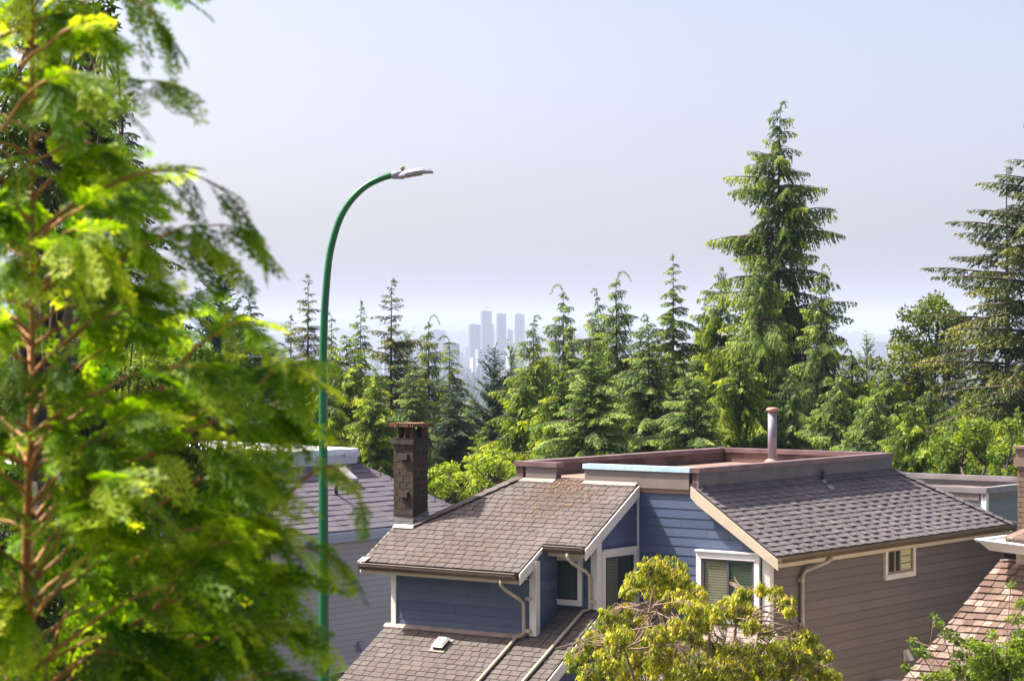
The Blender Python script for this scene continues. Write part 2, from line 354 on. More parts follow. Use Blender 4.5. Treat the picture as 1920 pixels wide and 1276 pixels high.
# left roof: e along -b, s up the slope (+a)
def sh_left():
    mb = MB(); O = (0, 0, zPL(0)); e = (0, -1, 0); s = (cs, 0, K*cs); c = 1/cs
    E_ = -2.27; N_ = -1.56
    regs = [[(-5.65, E_*c), (-2.17, E_*c), (-2.17, N_*c), (-5.65, N_*c)],
            [(-5.65, N_*c), (-1.28, N_*c), (-1.28, -1.30*c), (-5.65, -1.30*c)],
            [(-5.27, -1.30*c), (-1.28, -1.30*c), (-1.28, 0.10*c), (-3.87, 0.10*c)]]
    base = MB()
    for r in regs:
        pts = [np.array(O)+np.array(e)*p[0]+np.array(s)*p[1] for p in r]
        base.extr([p-np.array([0, 0, 0.012]) for p in pts], (0, 0, -0.10))
    r_ = base.build('roof', ['felt'], H, 'mauve brown shingle roof on the left of the house')
    courses(mb, O, e, s, regs, 0.129, 0.15, 0.27, 0.012, 0.015, rn, jset=(.8, 1.2))
    mb.build('shingles', 'shingle', r_)
    # rolled course in the gutter and hip caps
    hp = MB()
    A = np.array([0.10, 3.87, zPL(0.10)+0.02]); B = np.array([-1.28, 5.25, zPL(-1.28)+0.02]); n = 9
    for i in range(n):
        p = A+(B-A)*i/n; q = A+(B-A)*(i+1.12)/n; d = np.array([0.7071, 0.7071, 0])*0.13
        up = np.array([0, 0, 0.022]); dn = np.array([0, 0, -0.055])
        for sg in (1, -1):
            hp.extr([p+up*0.3, q+up, q+up+sg*d+dn, p+up*0.3+sg*d+dn], (0, 0, 0.012), rn.random())
    hp.build('hip_cap', 'shingle', r_)
    return r_
RL = sh_left()
# hidden slopes of the left part and the body behind, so the roof is closed
mb = MB()
mb.extr([(0.10, 3.87, zPL(0.10)-0.02), (7.05, 3.87, zPL(0.10)-0.02), (8.7, 5.5, zPL(-1.28)-0.05), (-1.28, 5.65, zPL(-1.28)-0.12), (-1.28, 5.25, zPL(-1.28)-0.02)], (0, 0, -0.08))
mb.build('roof', 'shingle', H, 'roof slope on the far side of the house')
# right roof
K2 = 0.678; c2 = 1/math.sqrt(1+K2*K2)
def zPR(b): return Z(-2.53 - K2*(0.12-b))
def sh_right():
    O = (0, 0, zPR(0)); e = (1, 0, 0); s = (0, c2, K2*c2); c = 1/c2
    reg = [(-0.05, -1.55*c), (8.95, -1.55*c), (7.12, 0.03*c), (-0.05, 0.03*c)]
    base = MB(); pts = [np.array(O)+np.array(e)*p[0]+np.array(s)*p[1] for p in reg]
    base.extr([p-np.array([0, 0, 0.012]) for p in pts], (0, 0, -0.09))
    r_ = base.build('roof', 'felt', H, 'grey shingle roof on the right of the house')
    mb = MB(); courses(mb, O, e, s, [reg], 0.122, 0.15, 0.25, 0.020, 0.008, rn, jit=2, jset=(.45, 1.1))
    courses(mb, O, e, s, [[(0.08, -0.09*c), (7.2, -0.09*c), (7.12, 0.035*c), (0.0, 0.035*c)]], 0.075, 0.14, 0.26, 0.02, 0.010, rn, base=0.022)
    mb.build('shingles', 'shingle_grey', r_)
    f = MB(); f.extr([(7.12, 0.03, zPR(0.03)), (8.95, -1.55, zPR(-1.55)), (8.95, 5.4, zPR(-1.55)), (7.12, 3.9, zPR(0.03))], (0, 0, -0.08))
    f.build('roof', 'shingle_grey', H, 'roof slope at the far right end')
    hp = MB(); A = np.array([7.1, 0.05, zPR(0.05)+0.02]); B = np.array([8.95, -1.55, zPR(-1.55)+0.02]); n = 12
    for i in range(n):
        p = A+(B-A)*i/n; q = A+(B-A)*(i+1.1)/n
        hp.extr([p, q+(0, 0, .02), q+np.array([-.1, -.07, -.03]), p+np.array([-.1, -.07, -.05])], (0, 0, 0.012), rn.random())
        hp.extr([p, q+(0, 0, .02), q+np.array([.11, .07, -.05]), p+np.array([.11, .07, -.07])], (0, 0, 0.012), rn.random())
    hp.build('hip_cap', 'shingle_grey', r_)
    return r_
RR_ = sh_right()
# flat roof: deck, parapet pieces, coping
mb = MB(); mb.box(0.05, 7.0, 0.05, 3.92, Z(-2.7), Z(-2.52)); mb.build('flat_roof', 'deck', H)
PT = Z(-2.24)
def parapet(name, x0, x1, y0, y1, mo, mc, lab, outer):
    # wall pieces: outer cladding and inner membrane as two skins, coping proud on top
    mb = MB(); t = 0.03
    if outer in ('-b', '+b'):
        ym = y0+0.05 if outer == '-b' else y1-0.05
        a_, b_ = (y0, ym) if outer == '-b' else (ym, y1)
        mb.box(x0, x1, a_, b_, Z(-2.62), PT-0.02, m=0)
        i0, i1 = (ym+0.002, y1) if outer == '-b' else (y0, ym-0.002)
        mb.box(x0+0.003, x1-0.003, i0, i1, Z(-2.515), PT-0.021, m=1)
    else:
        xm = x0+0.05 if outer == '-a' else x1-0.05
        a_, b_ = (x0, xm) if outer == '-a' else (xm, x1)
        mb.box(a_, b_, y0, y1, Z(-2.62), PT-0.02, m=0)
        i0, i1 = (xm+0.002, x1) if outer == '-a' else (x0, xm-0.002)
        mb.box(i0, i1, y0+0.003, y1-0.003, Z(-2.515), PT-0.021, m=1)
    w = mb.build('parapet', [mo, 'membrane_in'], H, lab)
    c = MB(); c.box(x0-t, x1+t, y0-t, y1+t, PT-0.02, PT)
    lip = 0.085
    c.box(x0-t, x1+t, y0-t, y0-t+0.006, PT-lip, PT-0.02); c.box(x0-t, x1+t, y1+t-0.006, y1+t, PT-lip, PT-0.02)
    c.box(x0-t, x0-t+0.006, y0-t+0.006, y1+t-0.006, PT-lip, PT-0.02); c.box(x1+t-0.006, x1+t, y0-t+0.006, y1+t-0.006, PT-lip, PT-0.02)
    c.build('coping', mc, w)
    return w
parapet('p', 0.03, 0.20, 0.235, 2.42, 'parapet_t', 'coping_b', 'front parapet piece with pale coping, sky reflection painted in blue', '-a')
parapet('p', 0.03, 0.20, 3.05, 3.72, 'parapet_t', 'coping_m', 'short parapet piece with brown coping', '-a')
parapet('p', 0.03, 7.02, 0.03, 0.17, 'parapet', 'coping_m', 'right parapet with mauve coping', '-b')
parapet('p', 6.85, 7.02, 0.235, 3.72, 'parapet', 'coping_m', 'far parapet with red brown coping', '+a')
parapet('p', 0.03, 7.02, 3.785, 3.95, 'parapet', 'coping_m', 'left parapet with red brown coping', '+b')
# flashings
for y0, y1 in ((0.9, 2.42), (3.05, 3.95)):
    mb = MB()
    mb.extr([(0.02, y0 if y0 > 1 else 1.29, zPL(0.02)+0.03), (0.02, y1, zPL(0.02)+0.03), (-0.055, y1, zPL(-0.055)+0.022), (-0.055, y0 if y0 > 1 else 1.29, zPL(-0.055)+0.022)], (0, 0, 0.004)); mb.build('flashing', 'flash_w', H)
# leaf litter by the gap
lf = MB(); lr_ = random.Random(5)
for i in range(900):
    a = 0.05 - abs(lr_.gauss(0, 0.55)); b = 2.75 + lr_.gauss(0, 0.26)*(1+abs(a)); r = lr_.uniform(0.006, 0.020)
    an = lr_.random()*6.28; z = zPL(a)+0.02
    if a < -1.5: continue
    lf.poly([(a+r*math.cos(an+k*1.57), b+r*(1 if k % 2 else .5)*math.sin(an+k*1.57), z+K*r*math.cos(an+k*1.57)+0.004*lr_.random()) for k in range(4)], lr_.random())
lf_o = lf.build('leaf_litter', mat('dry_leaf_litter', (0.3,0.18,0.08), 0.9, tint=[(0.07,0.042,0.03),(0.09,0.055,0.036),(0.12,0.07,0.045),(0.34,0.20,0.09)]), H); lf_o['kind'] = 'stuff'
lf = MB(); lf.box(0.12, 0.30, 2.42, 3.05, Z(-2.52), Z(-2.515)); lf.build('drain_flashing', 'soot', H)

# walls -------------------------------------------------------------
def lap_wall(regs, O, e, expo, material, label, th=0.011, wl=(2.4, 3.6), groove=0.006):
    O = np.array(O, float); e = np.array(e, float); s = np.array([0, 0, 1.0]); n = np.cross(e, s)
    b = MB()
    for r in regs:
        pts = [O+e*p[0]+s*p[1] for p in r]; b.extr([p-n*0.004 for p in pts], -n*0.12)
    w = b.build('wall', 'lap_shade', H_cur, label)
    mb = MB(); courses(mb, O, e, s, regs, expo, wl[0], wl[1], th, 0.004, rn, thtop=0.3, jit=False, groove=groove)
    mb.build('siding', M[material], w); return w
H_cur = H
# outward normal = e x z ; gable faces -a: e = (0,1,0)x.. -> e=(0,-1,0) gives n = (-1,0,0)
e_a = (0, -1, 0); e_b = (1, 0, 0)           # e_b x z = (0,-1,0): faces -b
def zr(b): return zPR(b)-0.10
# gable wall
lap_wall([[(-1.35, 0.0), (1.33, 0.0), (1.33, zr(-1.33)), (-0.12, zr(0.12)), (-1.35, zr(0.12))]], (0.08, 0, 0), e_a, 0.160, 'blue', 'blue gable wall')
# right wall
lap_wall([[(0.05, 0), (9.2, 0), (9.2, zr(-1.36)), (0.05, zr(-1.36))]], (0, -1.33, 0), e_b, 0.160, 'taupe', 'brown grey side wall', th=0.020, groove=0.010)
# far walls to close the house
lap_wall([[(-5.25, 0), (1.2, 0), (1.2, zr(-1.36)), (-5.25, zr(-1.36))]], (9.2, 0, 0), (0, 1, 0), 0.160, 'taupe', 'wall at the far end')
lap_wall([[(-9.2, 0), (1.85, 0), (1.85, Z(-4.15)), (1.3, Z(-3.7)), (-9.2, Z(-3.7))]], (0, 5.25, 0), (-1, 0, 0), 0.160, 'blue', 'wall on the left side')
# window wall b=1.35, a from -1.15 to .08, up to the left roof
lap_wall([[(-1.15, 0), (0.06, 0), (0.06, zPL(0.06)-0.12), (-1.15, zPL(-1.15)-0.12)]], (0, 1.35, 0), e_b, 0.160, 'blue', 'blue wall with the tall window')
# lower wall under the lower roof, facing right
zLR = lambda a: Z(-5.1+0.63*(a+1.85))
lap_wall([[(-4.4, 0), (-1.15, 0), (-1.15, zLR(-1.15)-0.1), (-4.4, zLR(-4.4)-0.1)]], (0, 1.37, 0), e_b, 0.160, 'blue', 'lower blue wall under the shingle roof')
# recess wall with small window a=-1.15, b 1.35..2.13
lap_wall([[(-2.13, Z(-4.95)), (-1.35, Z(-4.95)), (-1.35, zPL(-1.15)-0.1), (-2.13, zPL(-1.15)-0.1)]], (-1.15, 0, 0), e_a, 0.160, 'blue', 'recessed blue wall with the small window')
lap_wall([[(-1.85, Z(-5.3)), (-1.15, Z(-5.3)), (-1.15, zPL(-1.15)-0.1), (-1.85, zPL(-1.85)-0.1)]], (0, 2.13, 0), e_b, 0.160, 'blue', 'side of the recess')
lap_wall([[(-5.25, Z(-5.3)), (-2.13, Z(-5.3)), (-2.13, zPL(-1.85)-0.08), (-5.25, zPL(-1.85)-0.08)]], (-1.85, 0, 0), e_a, 0.160, 'blue', 'blue upper wall shaded by the eave')
lap_wall([[(-5.2, 0), (-1.4, 0), (-1.4, zLR(-4.4)-0.12), (-5.2, zLR(-4.4)-0.12)]], (-4.4, 0, 0), e_a, 0.160, 'blue', 'blue ground floor front wall')

# corner boards
def post(a0, a1, b0, b1, z0, z1, m='trim', n='corner_board', lab=None):
    mb = MB(); mb.box(a0, a1, b0, b1, z0, z1); mb.build(n, m, H, lab)
post(0.04, 0.16, -1.375, -1.225, 0.0, zr(-1.36)-0.0, 'trim')
post(-1.89, -1.77, 2.085, 2.225, zLR(-1.85)+0.015, zPL(-1.85)-0.09)
post(-1.19, -1.05, 1.305, 1.435, zLR(-1.15)+0.015, zPL(-1.15)-0.09)
post(-1.885, -1.78, 5.18, 5.285, zLR(-1.85)+0.015, zPL(-1.85)-0.09, 'white')
post(0.035, 0.068, 1.285, 1.318, Z(-4.9), zPL(0.05)-0.12, 'gutter_w')
# rake boards
def rake_b(b0, b1, a0, a1, zf, dep, m, off=-0.02):
    mb = MB(); mb.extr([(a0, b0, zf(a0)+off), (a1, b0, zf(a1)+off), (a1, b0, zf(a1)+off-dep), (a0, b0, zf(a0)+off-dep)], (0, b1-b0, 0)); mb.build('rake_board', m, H)
rake_b(1.245, 1.275, -1.60, 0.02, zPL, 0.19, 'trim')
rake_b(2.135, 2.165, -2.27, -1.60, zPL, 0.19, 'trim')
rake_b(5.655, 5.685, -2.27, -1.30, zPL, 0.17, 'trim')
rake_b(1.215, 1.243, -4.8, -1.17, zLR, 0.21, 'trim')
mb = MB(); a0 = -0.085
mb.extr([(a0, 0.13, zPR(0.13)-0.03), (a0, -1.60, zPR(-1.60)-0.03), (a0, -1.60, zPR(-1.60)-0.20), (a0, -0.0, zPR(0.0)-0.25), (a0, 0.13, zPR(0.13)-0.22)], (0.032, 0, 0)); mb.build('rake_board', 'cream', H)
mb = MB(); mb.extr([(a0+0.033, 0.12, zPR(0.12)-0.12), (a0+0.033, -1.56, zPR(-1.56)-0.12), (a0+0.033, -1.56, zPR(-1.56)-0.15), (a0+0.033, 0.12, zPR(0.12)-0.15)], (0.13, 0, 0)); mb.build('soffit', 'trim', H)
# eaves: fascia + gutter
def eave_a(a, b0, b1, zt, name='gutter', fas='cream'):      # eave along b facing -a
    mb = MB(); mb.box(a+0.03, a+0.06, b0+0.02, b1-0.02, zt-0.20, zt-0.04); mb.build('fascia', fas, H)
    g = MB(); pr = [(0.025, 0), (0.0, -0.115), (-0.06, -0.115), (-0.10, -0.05), (-0.10, 0.0), (-0.093, 0.0), (-0.093, -0.045), (-0.056, -0.108), (-0.005, -0.108), (0.018, 0)]
    pts = [(a+p, b0, zt-0.02+q) for p, q in pr]
    # gutter as thin open channel: bottom, front, back plates
    for (i, j, t) in ((3, 4, .006), (2, 3, .006), (1, 2, .006), (0, 1, .006)):
        p, q = pts[i], pts[j]; 
        g.extr([p, q, (q[0]+t, q[1], q[2]+t), (p[0]+t, p[1], p[2]+t)], (0, b1-b0, 0))
    for bb in (b0, b1-0.006): g.box(a-0.098, a+0.02, bb, bb+0.006, zt-0.13, zt-0.022)
    g.box(a-0.106, a-0.094, b0, b1, zt-0.026, zt-0.016)
    return g.build(name, 'gutter', H)
eave_a(-2.27, 2.20, 5.66, zPL(-2.27))
eave_a(-1.56, 1.30, 2.12, zPL(-1.56))
mb = MB()
mb.extr([(-2.2, 2.2, zPL(-2.2)-0.17), (-2.2, 5.6, zPL(-2.2)-0.17), (-1.85, 5.6, zPL(-2.2)-0.17), (-1.85, 2.2, zPL(-2.2)-0.17)], (0, 0, -0.012)); 
mb.extr([(-1.5, 1.38, zPL(-1.5)-0.17), (-1.5, 2.1, zPL(-1.5)-0.17), (-1.15, 2.1, zPL(-1.5)-0.17), (-1.15, 1.38, zPL(-1.5)-0.17)], (0, 0, -0.012)); mb.build('soffit', 'cream', H)
# right eave gutter
zt = zPR(-1.55)
mb = MB(); mb.box(-0.04, 8.92, -1.545, -1.515, zt-0.19, zt-0.03); mb.build('fascia', 'cream', H)
g = MB(); b = -1.553
for pp in ([(0, -.02), (0, -.12)], [(0, -.12), (-.07, -.12)], [(-.07, -.12), (-.11, -.05)], [(-.11, -.05), (-.11, -.02)]):
    (p0, q0), (p1, q1) = pp; g.extr([(-0.06, b+p0, zt+q0), (-0.06, b+p1, zt+q1), (-0.06, b+p1+.004, zt+q1+.006), (-0.06, b+p0+.004, zt+q0+.006)], (9.03, 0, 0))
g.box(-0.062, -0.056, b-0.11, b, zt-0.12, zt-0.02)
g.build('gutter', mat('bronze_gutter', (0.12, 0.09, 0.06), 0.35, (0.18, 0.13, 0.07), 1.5), H)
mb = MB(); mb.box(0.1, 9.15, -1.515, -1.34, zt-0.175, zt-0.16); mb.box(0.17, 9.15, -1.372, -1.352, zt-0.235, zt-0.176); mb.build('soffit', 'cream', H)
# downspouts
def spout(path, m='downspout', r=0.036, parent=None, clips=()):
    mb = MB(); mb.tube(path, r*1.1, 4)
    for c in clips: mb.box(c[0]-0.02, c[0]+0.05, c[1]-0.07, c[1]+0.02, c[2]-0.03, c[2]+0.03)
    return mb.build('downspout', m, parent or H)
z1 = zPL(-2.27)-0.13
spout([(-2.31, 2.52, z1), (-2.31, 2.52, z1-0.09), (-2.28, 2.46, z1-0.17), (-2.05, 2.33, z1-0.34), (-1.95, 2.31, z1-0.42), (-1.93, 2.31, Z(-5.04)), (-1.97, 2.40, zLR(-1.97)+0.06)], clips=[(-1.93, 2.25, Z(-4.45)), (-1.93, 2.25, Z(-5.0))])
spout([(-1.86, 2.44, zLR(-1.86)+0.05), (-3.2, 2.50, zLR(-3.2)+0.05), (-4.7, 2.53, zLR(-4.7)+0.05)])
z1 = zPL(-1.56)-0.13
spout([(-1.62, 1.62, z1), (-1.62, 1.62, z1-0.07), (-1.58, 1.57, z1-0.15), (-1.32, 1.45, z1-0.32), (-1.24, 1.43, z1-0.40), (-1.22, 1.43, Z(-4.63)), (-1.26, 1.52, zLR(-1.26)+0.06)], clips=[(-1.22, 1.40, Z(-4.5))])
spout([(-1.25, 1.55, zLR(-1.25)+0.05), (-2.8, 1.62, zLR(-2.8)+0.05), (-4.7, 1.66, zLR(-4.7)+0.05)])
spout([(1.72, -1.60, zt-0.12), (1.72, -1.60, zt-0.17), (1.66, -1.57, zt-0.21), (1.14, -1.42, zt-0.34), (1.08, -1.40, zt-0.42), (1.08, -1.40, 0.1)], 'downspout', 0.04, clips=[(1.0, -1.38, Z(-4.15))])
# lower left roof
def sh_low():
    O = (0, 0, zLR(0)); K3 = 0.63; c3 = 1/math.sqrt(1+K3*K3); e = (0, -1, 0); s = (c3, 0, K3*c3); c = 1/c3
    regs = [[(-5.38, -4.8*c), (-1.25, -4.8*c), (-1.25, -1.83*c), (-5.38, -1.83*c)], [(-2.15, -1.83*c), (-1.25, -1.83*c), (-1.25, -1.13*c), (-2.15, -1.13*c)]]
    base = MB()
    for r in regs:
        pts = [np.array(O)+np.array(e)*p[0]+np.array(s)*p[1] for p in r]; base.extr([p-np.array([0, 0, .012]) for p in pts], (0, 0, -0.09))
    r_ = base.build('roof', 'felt', H, 'lower mauve brown shingle roof with two downspouts laid on it')
    mb = MB(); courses(mb, O, e, s, regs, 0.129, 0.15, 0.27, 0.012, 0.015, rn, jset=(.8, 1.2)); mb.build('shingles', 'shingle', r_)
    f = MB(); f.extr([(-1.87, 2.3, zLR(-1.87)+0.03), (-1.87, 5.42, zLR(-1.87)+0.03), (-1.95, 5.42, zLR(-1.95)+0.022), (-1.95, 2.3, zLR(-1.95)+0.022)], (0, 0, 0.004)); f.build('flashing', 'flash_w', r_)
    return r_
sh_low()
# lower right roof under the gable window
def sh_low2():
    zf = lambda a: Z(-4.90+0.63*(a-0.05)); K3 = 0.63; c3 = 1/math.sqrt(1+K3*K3); O = (0, 0, zf(0)); e = (0, -1, 0); s = (c3, 0, K3*c3); c = 1/c3
    reg = [(-0.95, -2.6*c), (1.50, -2.6*c), (1.50, 0.04*c), (-0.95, 0.04*c)]
    base = MB(); pts = [np.array(O)+np.array(e)*p[0]+np.array(s)*p[1] for p in reg]; base.extr([p-np.array([0, 0, .012]) for p in pts], (0, 0, -0.09))
    r_ = base.build('roof', 'felt', H, 'small shingle roof below the gable window')
    mb = MB(); courses(mb, O, e, s, [reg], 0.129, 0.15, 0.27, 0.012, 0.015, rn, jset=(.8, 1.2)); mb.build('shingles', mat('pale_mauve_shingle', (0.3,0.25,0.24), 0.9, tint=[(0.20,0.16,0.155),(0.235,0.19,0.175),(0.19,0.155,0.15)]), r_)
    r = MB(); r.extr([(-2.6, -1.5, zf(-2.6)-0.02), (0.03, -1.5, zf(0.03)-0.02), (0.03, -1.5, zf(0.03)-0.2), (-2.6, -1.5, zf(-2.6)-0.2)], (0, -0.03, 0)); r.build('rake_board', 'trim', H)
    b = MB(); b.box(-2.3, 0.06, -1.38, 0.9, 0.0, zf(-2.3)-0.1); b.build('wall', 'blue', H, 'ground floor bay under the small roof')
sh_low2()

# windows -----------------------------------------------------------
def window(O, e, w, h, trim, sash, blinds, glass='glass', tm='trim', fm='frame', head=0.0, lab=None, parent=None):
    """O = lower left corner of the outer trim; e = horizontal direction (unit, local); normal = e x z"""
    O = np.array(O, float); e = np.array(e, float); up = np.array([0, 0, 1.0]); n = np.cross(e, up)
    W_ = bpy.data.objects.new('window', None); COL.objects.link(W_); W_.parent = parent or H; W_.location = O
    if lab: W_['label'] = lab
    def bx(mb, x0, x1, z0, z1, d0, d1, t=.5, m=0):
        pts = [e*x0+up*z0+n*d0, e*x1+up*z0+n*d0, e*x1+up*z1+n*d0, e*x0+up*z1+n*d0]; mb.extr(pts, n*(d1-d0), t, m)
    t = MB(); d0, d1 = 0.0, 0.055
    bx(t, 0, w, 0, trim, d0, d1); bx(t, 0, w, h-trim, h, d0, d1); bx(t, 0, trim, trim, h-trim, d0, d1); bx(t, w-trim, w, trim, h-trim, d0, d1)
    bx(t, -0.012, w+0.012, h, h+0.028, d0, d1+0.035); bx(t, trim*0.6, w-trim*0.6, trim-0.02, trim+0.012, d1, d1+0.018)
    bx(t, trim*0.75, w-trim*0.75, h-trim-0.012, h-trim+0.018, d1, d1+0.012)
    t.build('trim', tm, W_)
    f = MB(); fw = sash; x0, x1, z0, z1 = trim, w-trim, trim, h-trim
    bx(f, x0, x1, z0, z0+fw, .012, .045); bx(f, x0, x1, z1-fw, z1, .012, .045); bx(f, x0, x0+fw, z0+fw, z1-fw, .012, .045); bx(f, x1-fw, x1, z0+fw, z1-fw, .012, .045)
    k = len(blinds)
    xs = [x0+fw]
    tot = (x1-x0-2*fw)
    acc = x0+fw
    for i, bl in enumerate(blinds):
        acc += tot*bl[0]
        if i < k-1: bx(f, acc-fw*0.45, acc+fw*0.45, z0+fw, z1-fw, .012, .043)
        xs.append(acc)
    f.build('frame', fm, W_)
    rm = MB(); bx(rm, x0, x1, z0, z1, .004, .010); rm.build('interior', 'room', W_)
    for i, bl in enumerate(blinds):
        a0, a1 = xs[i], xs[i+1]
        if bl[1]:
            s = MB(); z = z0+fw+(0.0)
            while z < z1-fw-0.01:
                s.extr([e*a0+up*z+n*.020, e*a1+up*z+n*.020, e*a1+up*(z+bl[2]*.86)+n*.0125, e*a0+up*(z+bl[2]*.86)+n*.0125], n*0.002)
                z += bl[2]
            s.build('blind', bl[1], W_)  # the yellow slats only carry a painted reflection
        p = MB(); bx(p, a0, a1, z0+fw, z1-fw, .028, .031); p.build('pane', glass, W_)
    return W_
# W1 gable: left edge b=.07 -> right -1.173
window((0.064, 0.075, Z(-4.86)), e_a, 1.255, 1.20, 0.10, 0.05, [(0.5, 'blind_b', .045), (0.5, 'blind_g', .045)], glass='glass', tm='white', fm=mat('grey_window_frame', (0.10,0.095,0.12), 0.4), lab='wide sliding window with half drawn blinds')
# W2 tall window wall b=1.35 from a=-1.06 to .02
window((-1.06, 1.334, Z(-4.93)), e_b, 1.06, 1.27, 0.095, 0.05, [(0.52, 'blind_b', .05), (0.48, 'blind_g', .05)], glass='glass_dark', lab='tall window in the shaded recess')
# W3 small recess window
window((-1.166, 2.27, Z(-4.60)), e_a, 0.66, 0.86, 0.085, 0.07, [(1.0, 'blind_g', .05)], glass='glass_dark', lab='small dark window beside the downspout')
# W4 right wall
window((4.07, -1.346, Z(-4.40)), e_b, 1.17, 0.66, 0.085, 0.055, [(0.27, None, 1), (0.23, None, 1), (0.5, 'refl_yellow', .13)], glass='glass', tm='trim', fm='frame_tan', lab='small sliding window with a pale yellow reflection painted in')  # yellow slats paint in the reflection of sunlit siding

# chimney -----------------------------------------------------------
def brick_stack(parent, x0, x1, y0, y1, z0, z1, rh, bl, rng, mats, proud=0.0, fl=0.010):
    core = MB(); core.box(x0+0.008, x1-0.008, y0+0.008, y1-0.008, z0, z1)
    core.build('mortar', mats[1], parent)
    mb = MB(); z = z0; j = 0
    while z < z1-0.02:
        h = min(rh, z1-z)-fl
        for (ax, c0, c1, o0, o1) in (('x', x0, x1, y0, y1), ('y', y0, y1, x0, x1)):
            for side in (0, 1):
                x = c0 - (bl*0.5 if (j+(ax == 'y')) % 2 else 0)
                while x < c1-0.01:
                    p0 = max(c0, x); p1 = min(c1, x+bl)-fl
                    if p1-p0 > 0.02:
                        d = 0.02; pr = rng.uniform(0, .006)
                        q0, q1 = (o0-pr, o0+d) if side == 0 else (o1-d, o1+pr)
                        if ax == 'x': mb.box(p0, p1, q0, q1, z, z+h, rng.random())
                        else: mb.box(q0-0.001, q1+0.001, p0, p1, z+.001, z+h-.001, rng.random())
                    x += bl
        z += rh; j += 1
    return mb.build('bricks', mats[0], parent)
ch = bpy.data.objects.new('chimney', None); COL.objects.link(ch); ch.parent = H; ch.location = (0, 0, 0); ch['label'] = 'sooty brown brick chimney with rusty cap'
cb = random.Random(21)
cx0, cx1, cy0, cy1 = -1.32, -0.90, 5.24, 5.69
brick_stack(ch, cx0, cx1, cy0, cy1, Z(-3.55), Z(-1.93), 0.118, 0.155, cb, ['brickdark', 'mortar'])
mb = MB(); mb.box(cx0, cx1, cy0, cy1, 0.0, Z(-3.56)); mb.build('lower_stack', 'brickdark', ch)
mb = MB()
for k in range(3): mb.box(cx0-0.04, cx1+0.04, cy0-0.04+k*0.178, cy0-0.04+(k+1)*0.178-0.008, Z(-1.925), Z(-1.83), cb.random())
for k in range(4): pass
mb.box(cx0-0.02, cx1+0.02, cy0-0.02, cy1+0.02, Z(-1.83), Z(-1.81), 0.2)
mb.build('brick_collar', 'brickdark', ch)
for (y, z) in ((cy0+0.13, Z(-2.20)), (cy0+0.13, Z(-2.88))): mb = MB(); mb.box(cx0-0.055, cx0+0.02, y-0.03, y+0.15, z, z+0.10, 0.8); mb.build('projecting_brick', 'brickdark', ch)
mb = MB()
for (x, y, r0, r1) in ((cx0+0.11, cy1-0.08, .09, .06), (cx0+0.12, cy0+0.18, .15, .10), (cx1-0.10, cy1-0.08, .09, .06)):
    mb.tube([(x, y, Z(-1.815)), (x, y, Z(-1.60))], [r1, r0], 4)
mb.box(cx1-0.16, cx1-0.0, cy0+0.0, cy0+0.12, Z(-1.81), Z(-1.59)); mb.box(cx0+0.0, cx0+0.06, cy0+0.02, cy0+0.07, Z(-1.81), Z(-1.59))
mb.build('cap_pillar', 'soot', ch)
mb = MB(); N = 28                             # ragged rusty slab
for j in range(2):
    pass
xs_ = np.linspace(cx0-0.08, cx1+0.06, 12); ys_ = np.linspace(cy0-0.09, cy1+0.10, 14)
hz = {(i, j): cb.uniform(-0.004, 0.016) for i in range(12) for j in range(14)}
for i in range(11):
    for j in range(13):
        mb.poly([(xs_[i], ys_[j], Z(-1.555)+hz[i, j]), (xs_[i+1], ys_[j], Z(-1.555)+hz[i+1, j]), (xs_[i+1], ys_[j+1], Z(-1.555)+hz[i+1, j+1]), (xs_[i], ys_[j+1], Z(-1.555)+hz[i, j+1])])
mb.box(xs_[0]+0.01, xs_[-1]-0.01, ys_[0]+0.01, ys_[-1]-0.01, Z(-1.60), Z(-1.562))
for j in range(40):
    y = cb.uniform(ys_[0], ys_[-1]); mb.box(xs_[0]-cb.uniform(0, .02), xs_[0]+0.03, y, y+cb.uniform(.01, .04), Z(-1.60)-cb.uniform(0, .02), Z(-1.55)+cb.uniform(0, .012))
    x = cb.uniform(xs_[0], xs_[-1]); mb.box(x, x+cb.uniform(.01, .04), ys_[0]-cb.uniform(0, .02), ys_[0]+0.03, Z(-1.60)-cb.uniform(0, .02), Z(-1.55)+cb.uniform(0, .012))
mb.build('cap', 'rust', ch)
mb = MB()
zc = zPL(-1.32)
mb.extr([(cx0-0.012, cy0-0.01, zc-0.02), (cx0-0.012, cy1-0.0, zc-0.02), (cx0-0.012, cy1-0.0, zc+0.15), (cx0-0.012, cy0-0.01, zc+0.13)], (-0.006, 0, 0))
mb.extr([(cx0-0.10, cy0-0.06, zPL(cx0-0.10)+0.025), (cx0-0.10, cy1-0.05, zPL(cx0-0.10)+0.025), (cx0-0.0, cy1-0.03, zc+0.03), (cx0-0.0, cy0-0.03, zc+0.03)], (0, 0, 0.005))
mb.extr([(cx0-0.01, cy0-0.012, zc), (cx1+0.03, cy0-0.012, zPL(cx1)-0.18), (cx1, cy0-0.012, zPL(cx1)+0.02), (cx0, cy0-0.012, zc+0.15)], (0, -0.006, 0))
mb.extr([(cx0+0.05, cy0-0.015, zc+0.13), (cx1+0.02, cy0-0.015, zc+0.16), (cx1+0.16, cy0-0.18, zc+0.05), (cx0+0.12, cy0-0.13, zc+0.0)], (0, 0, 0.005))
mb.build('flashing', 'flash', ch)

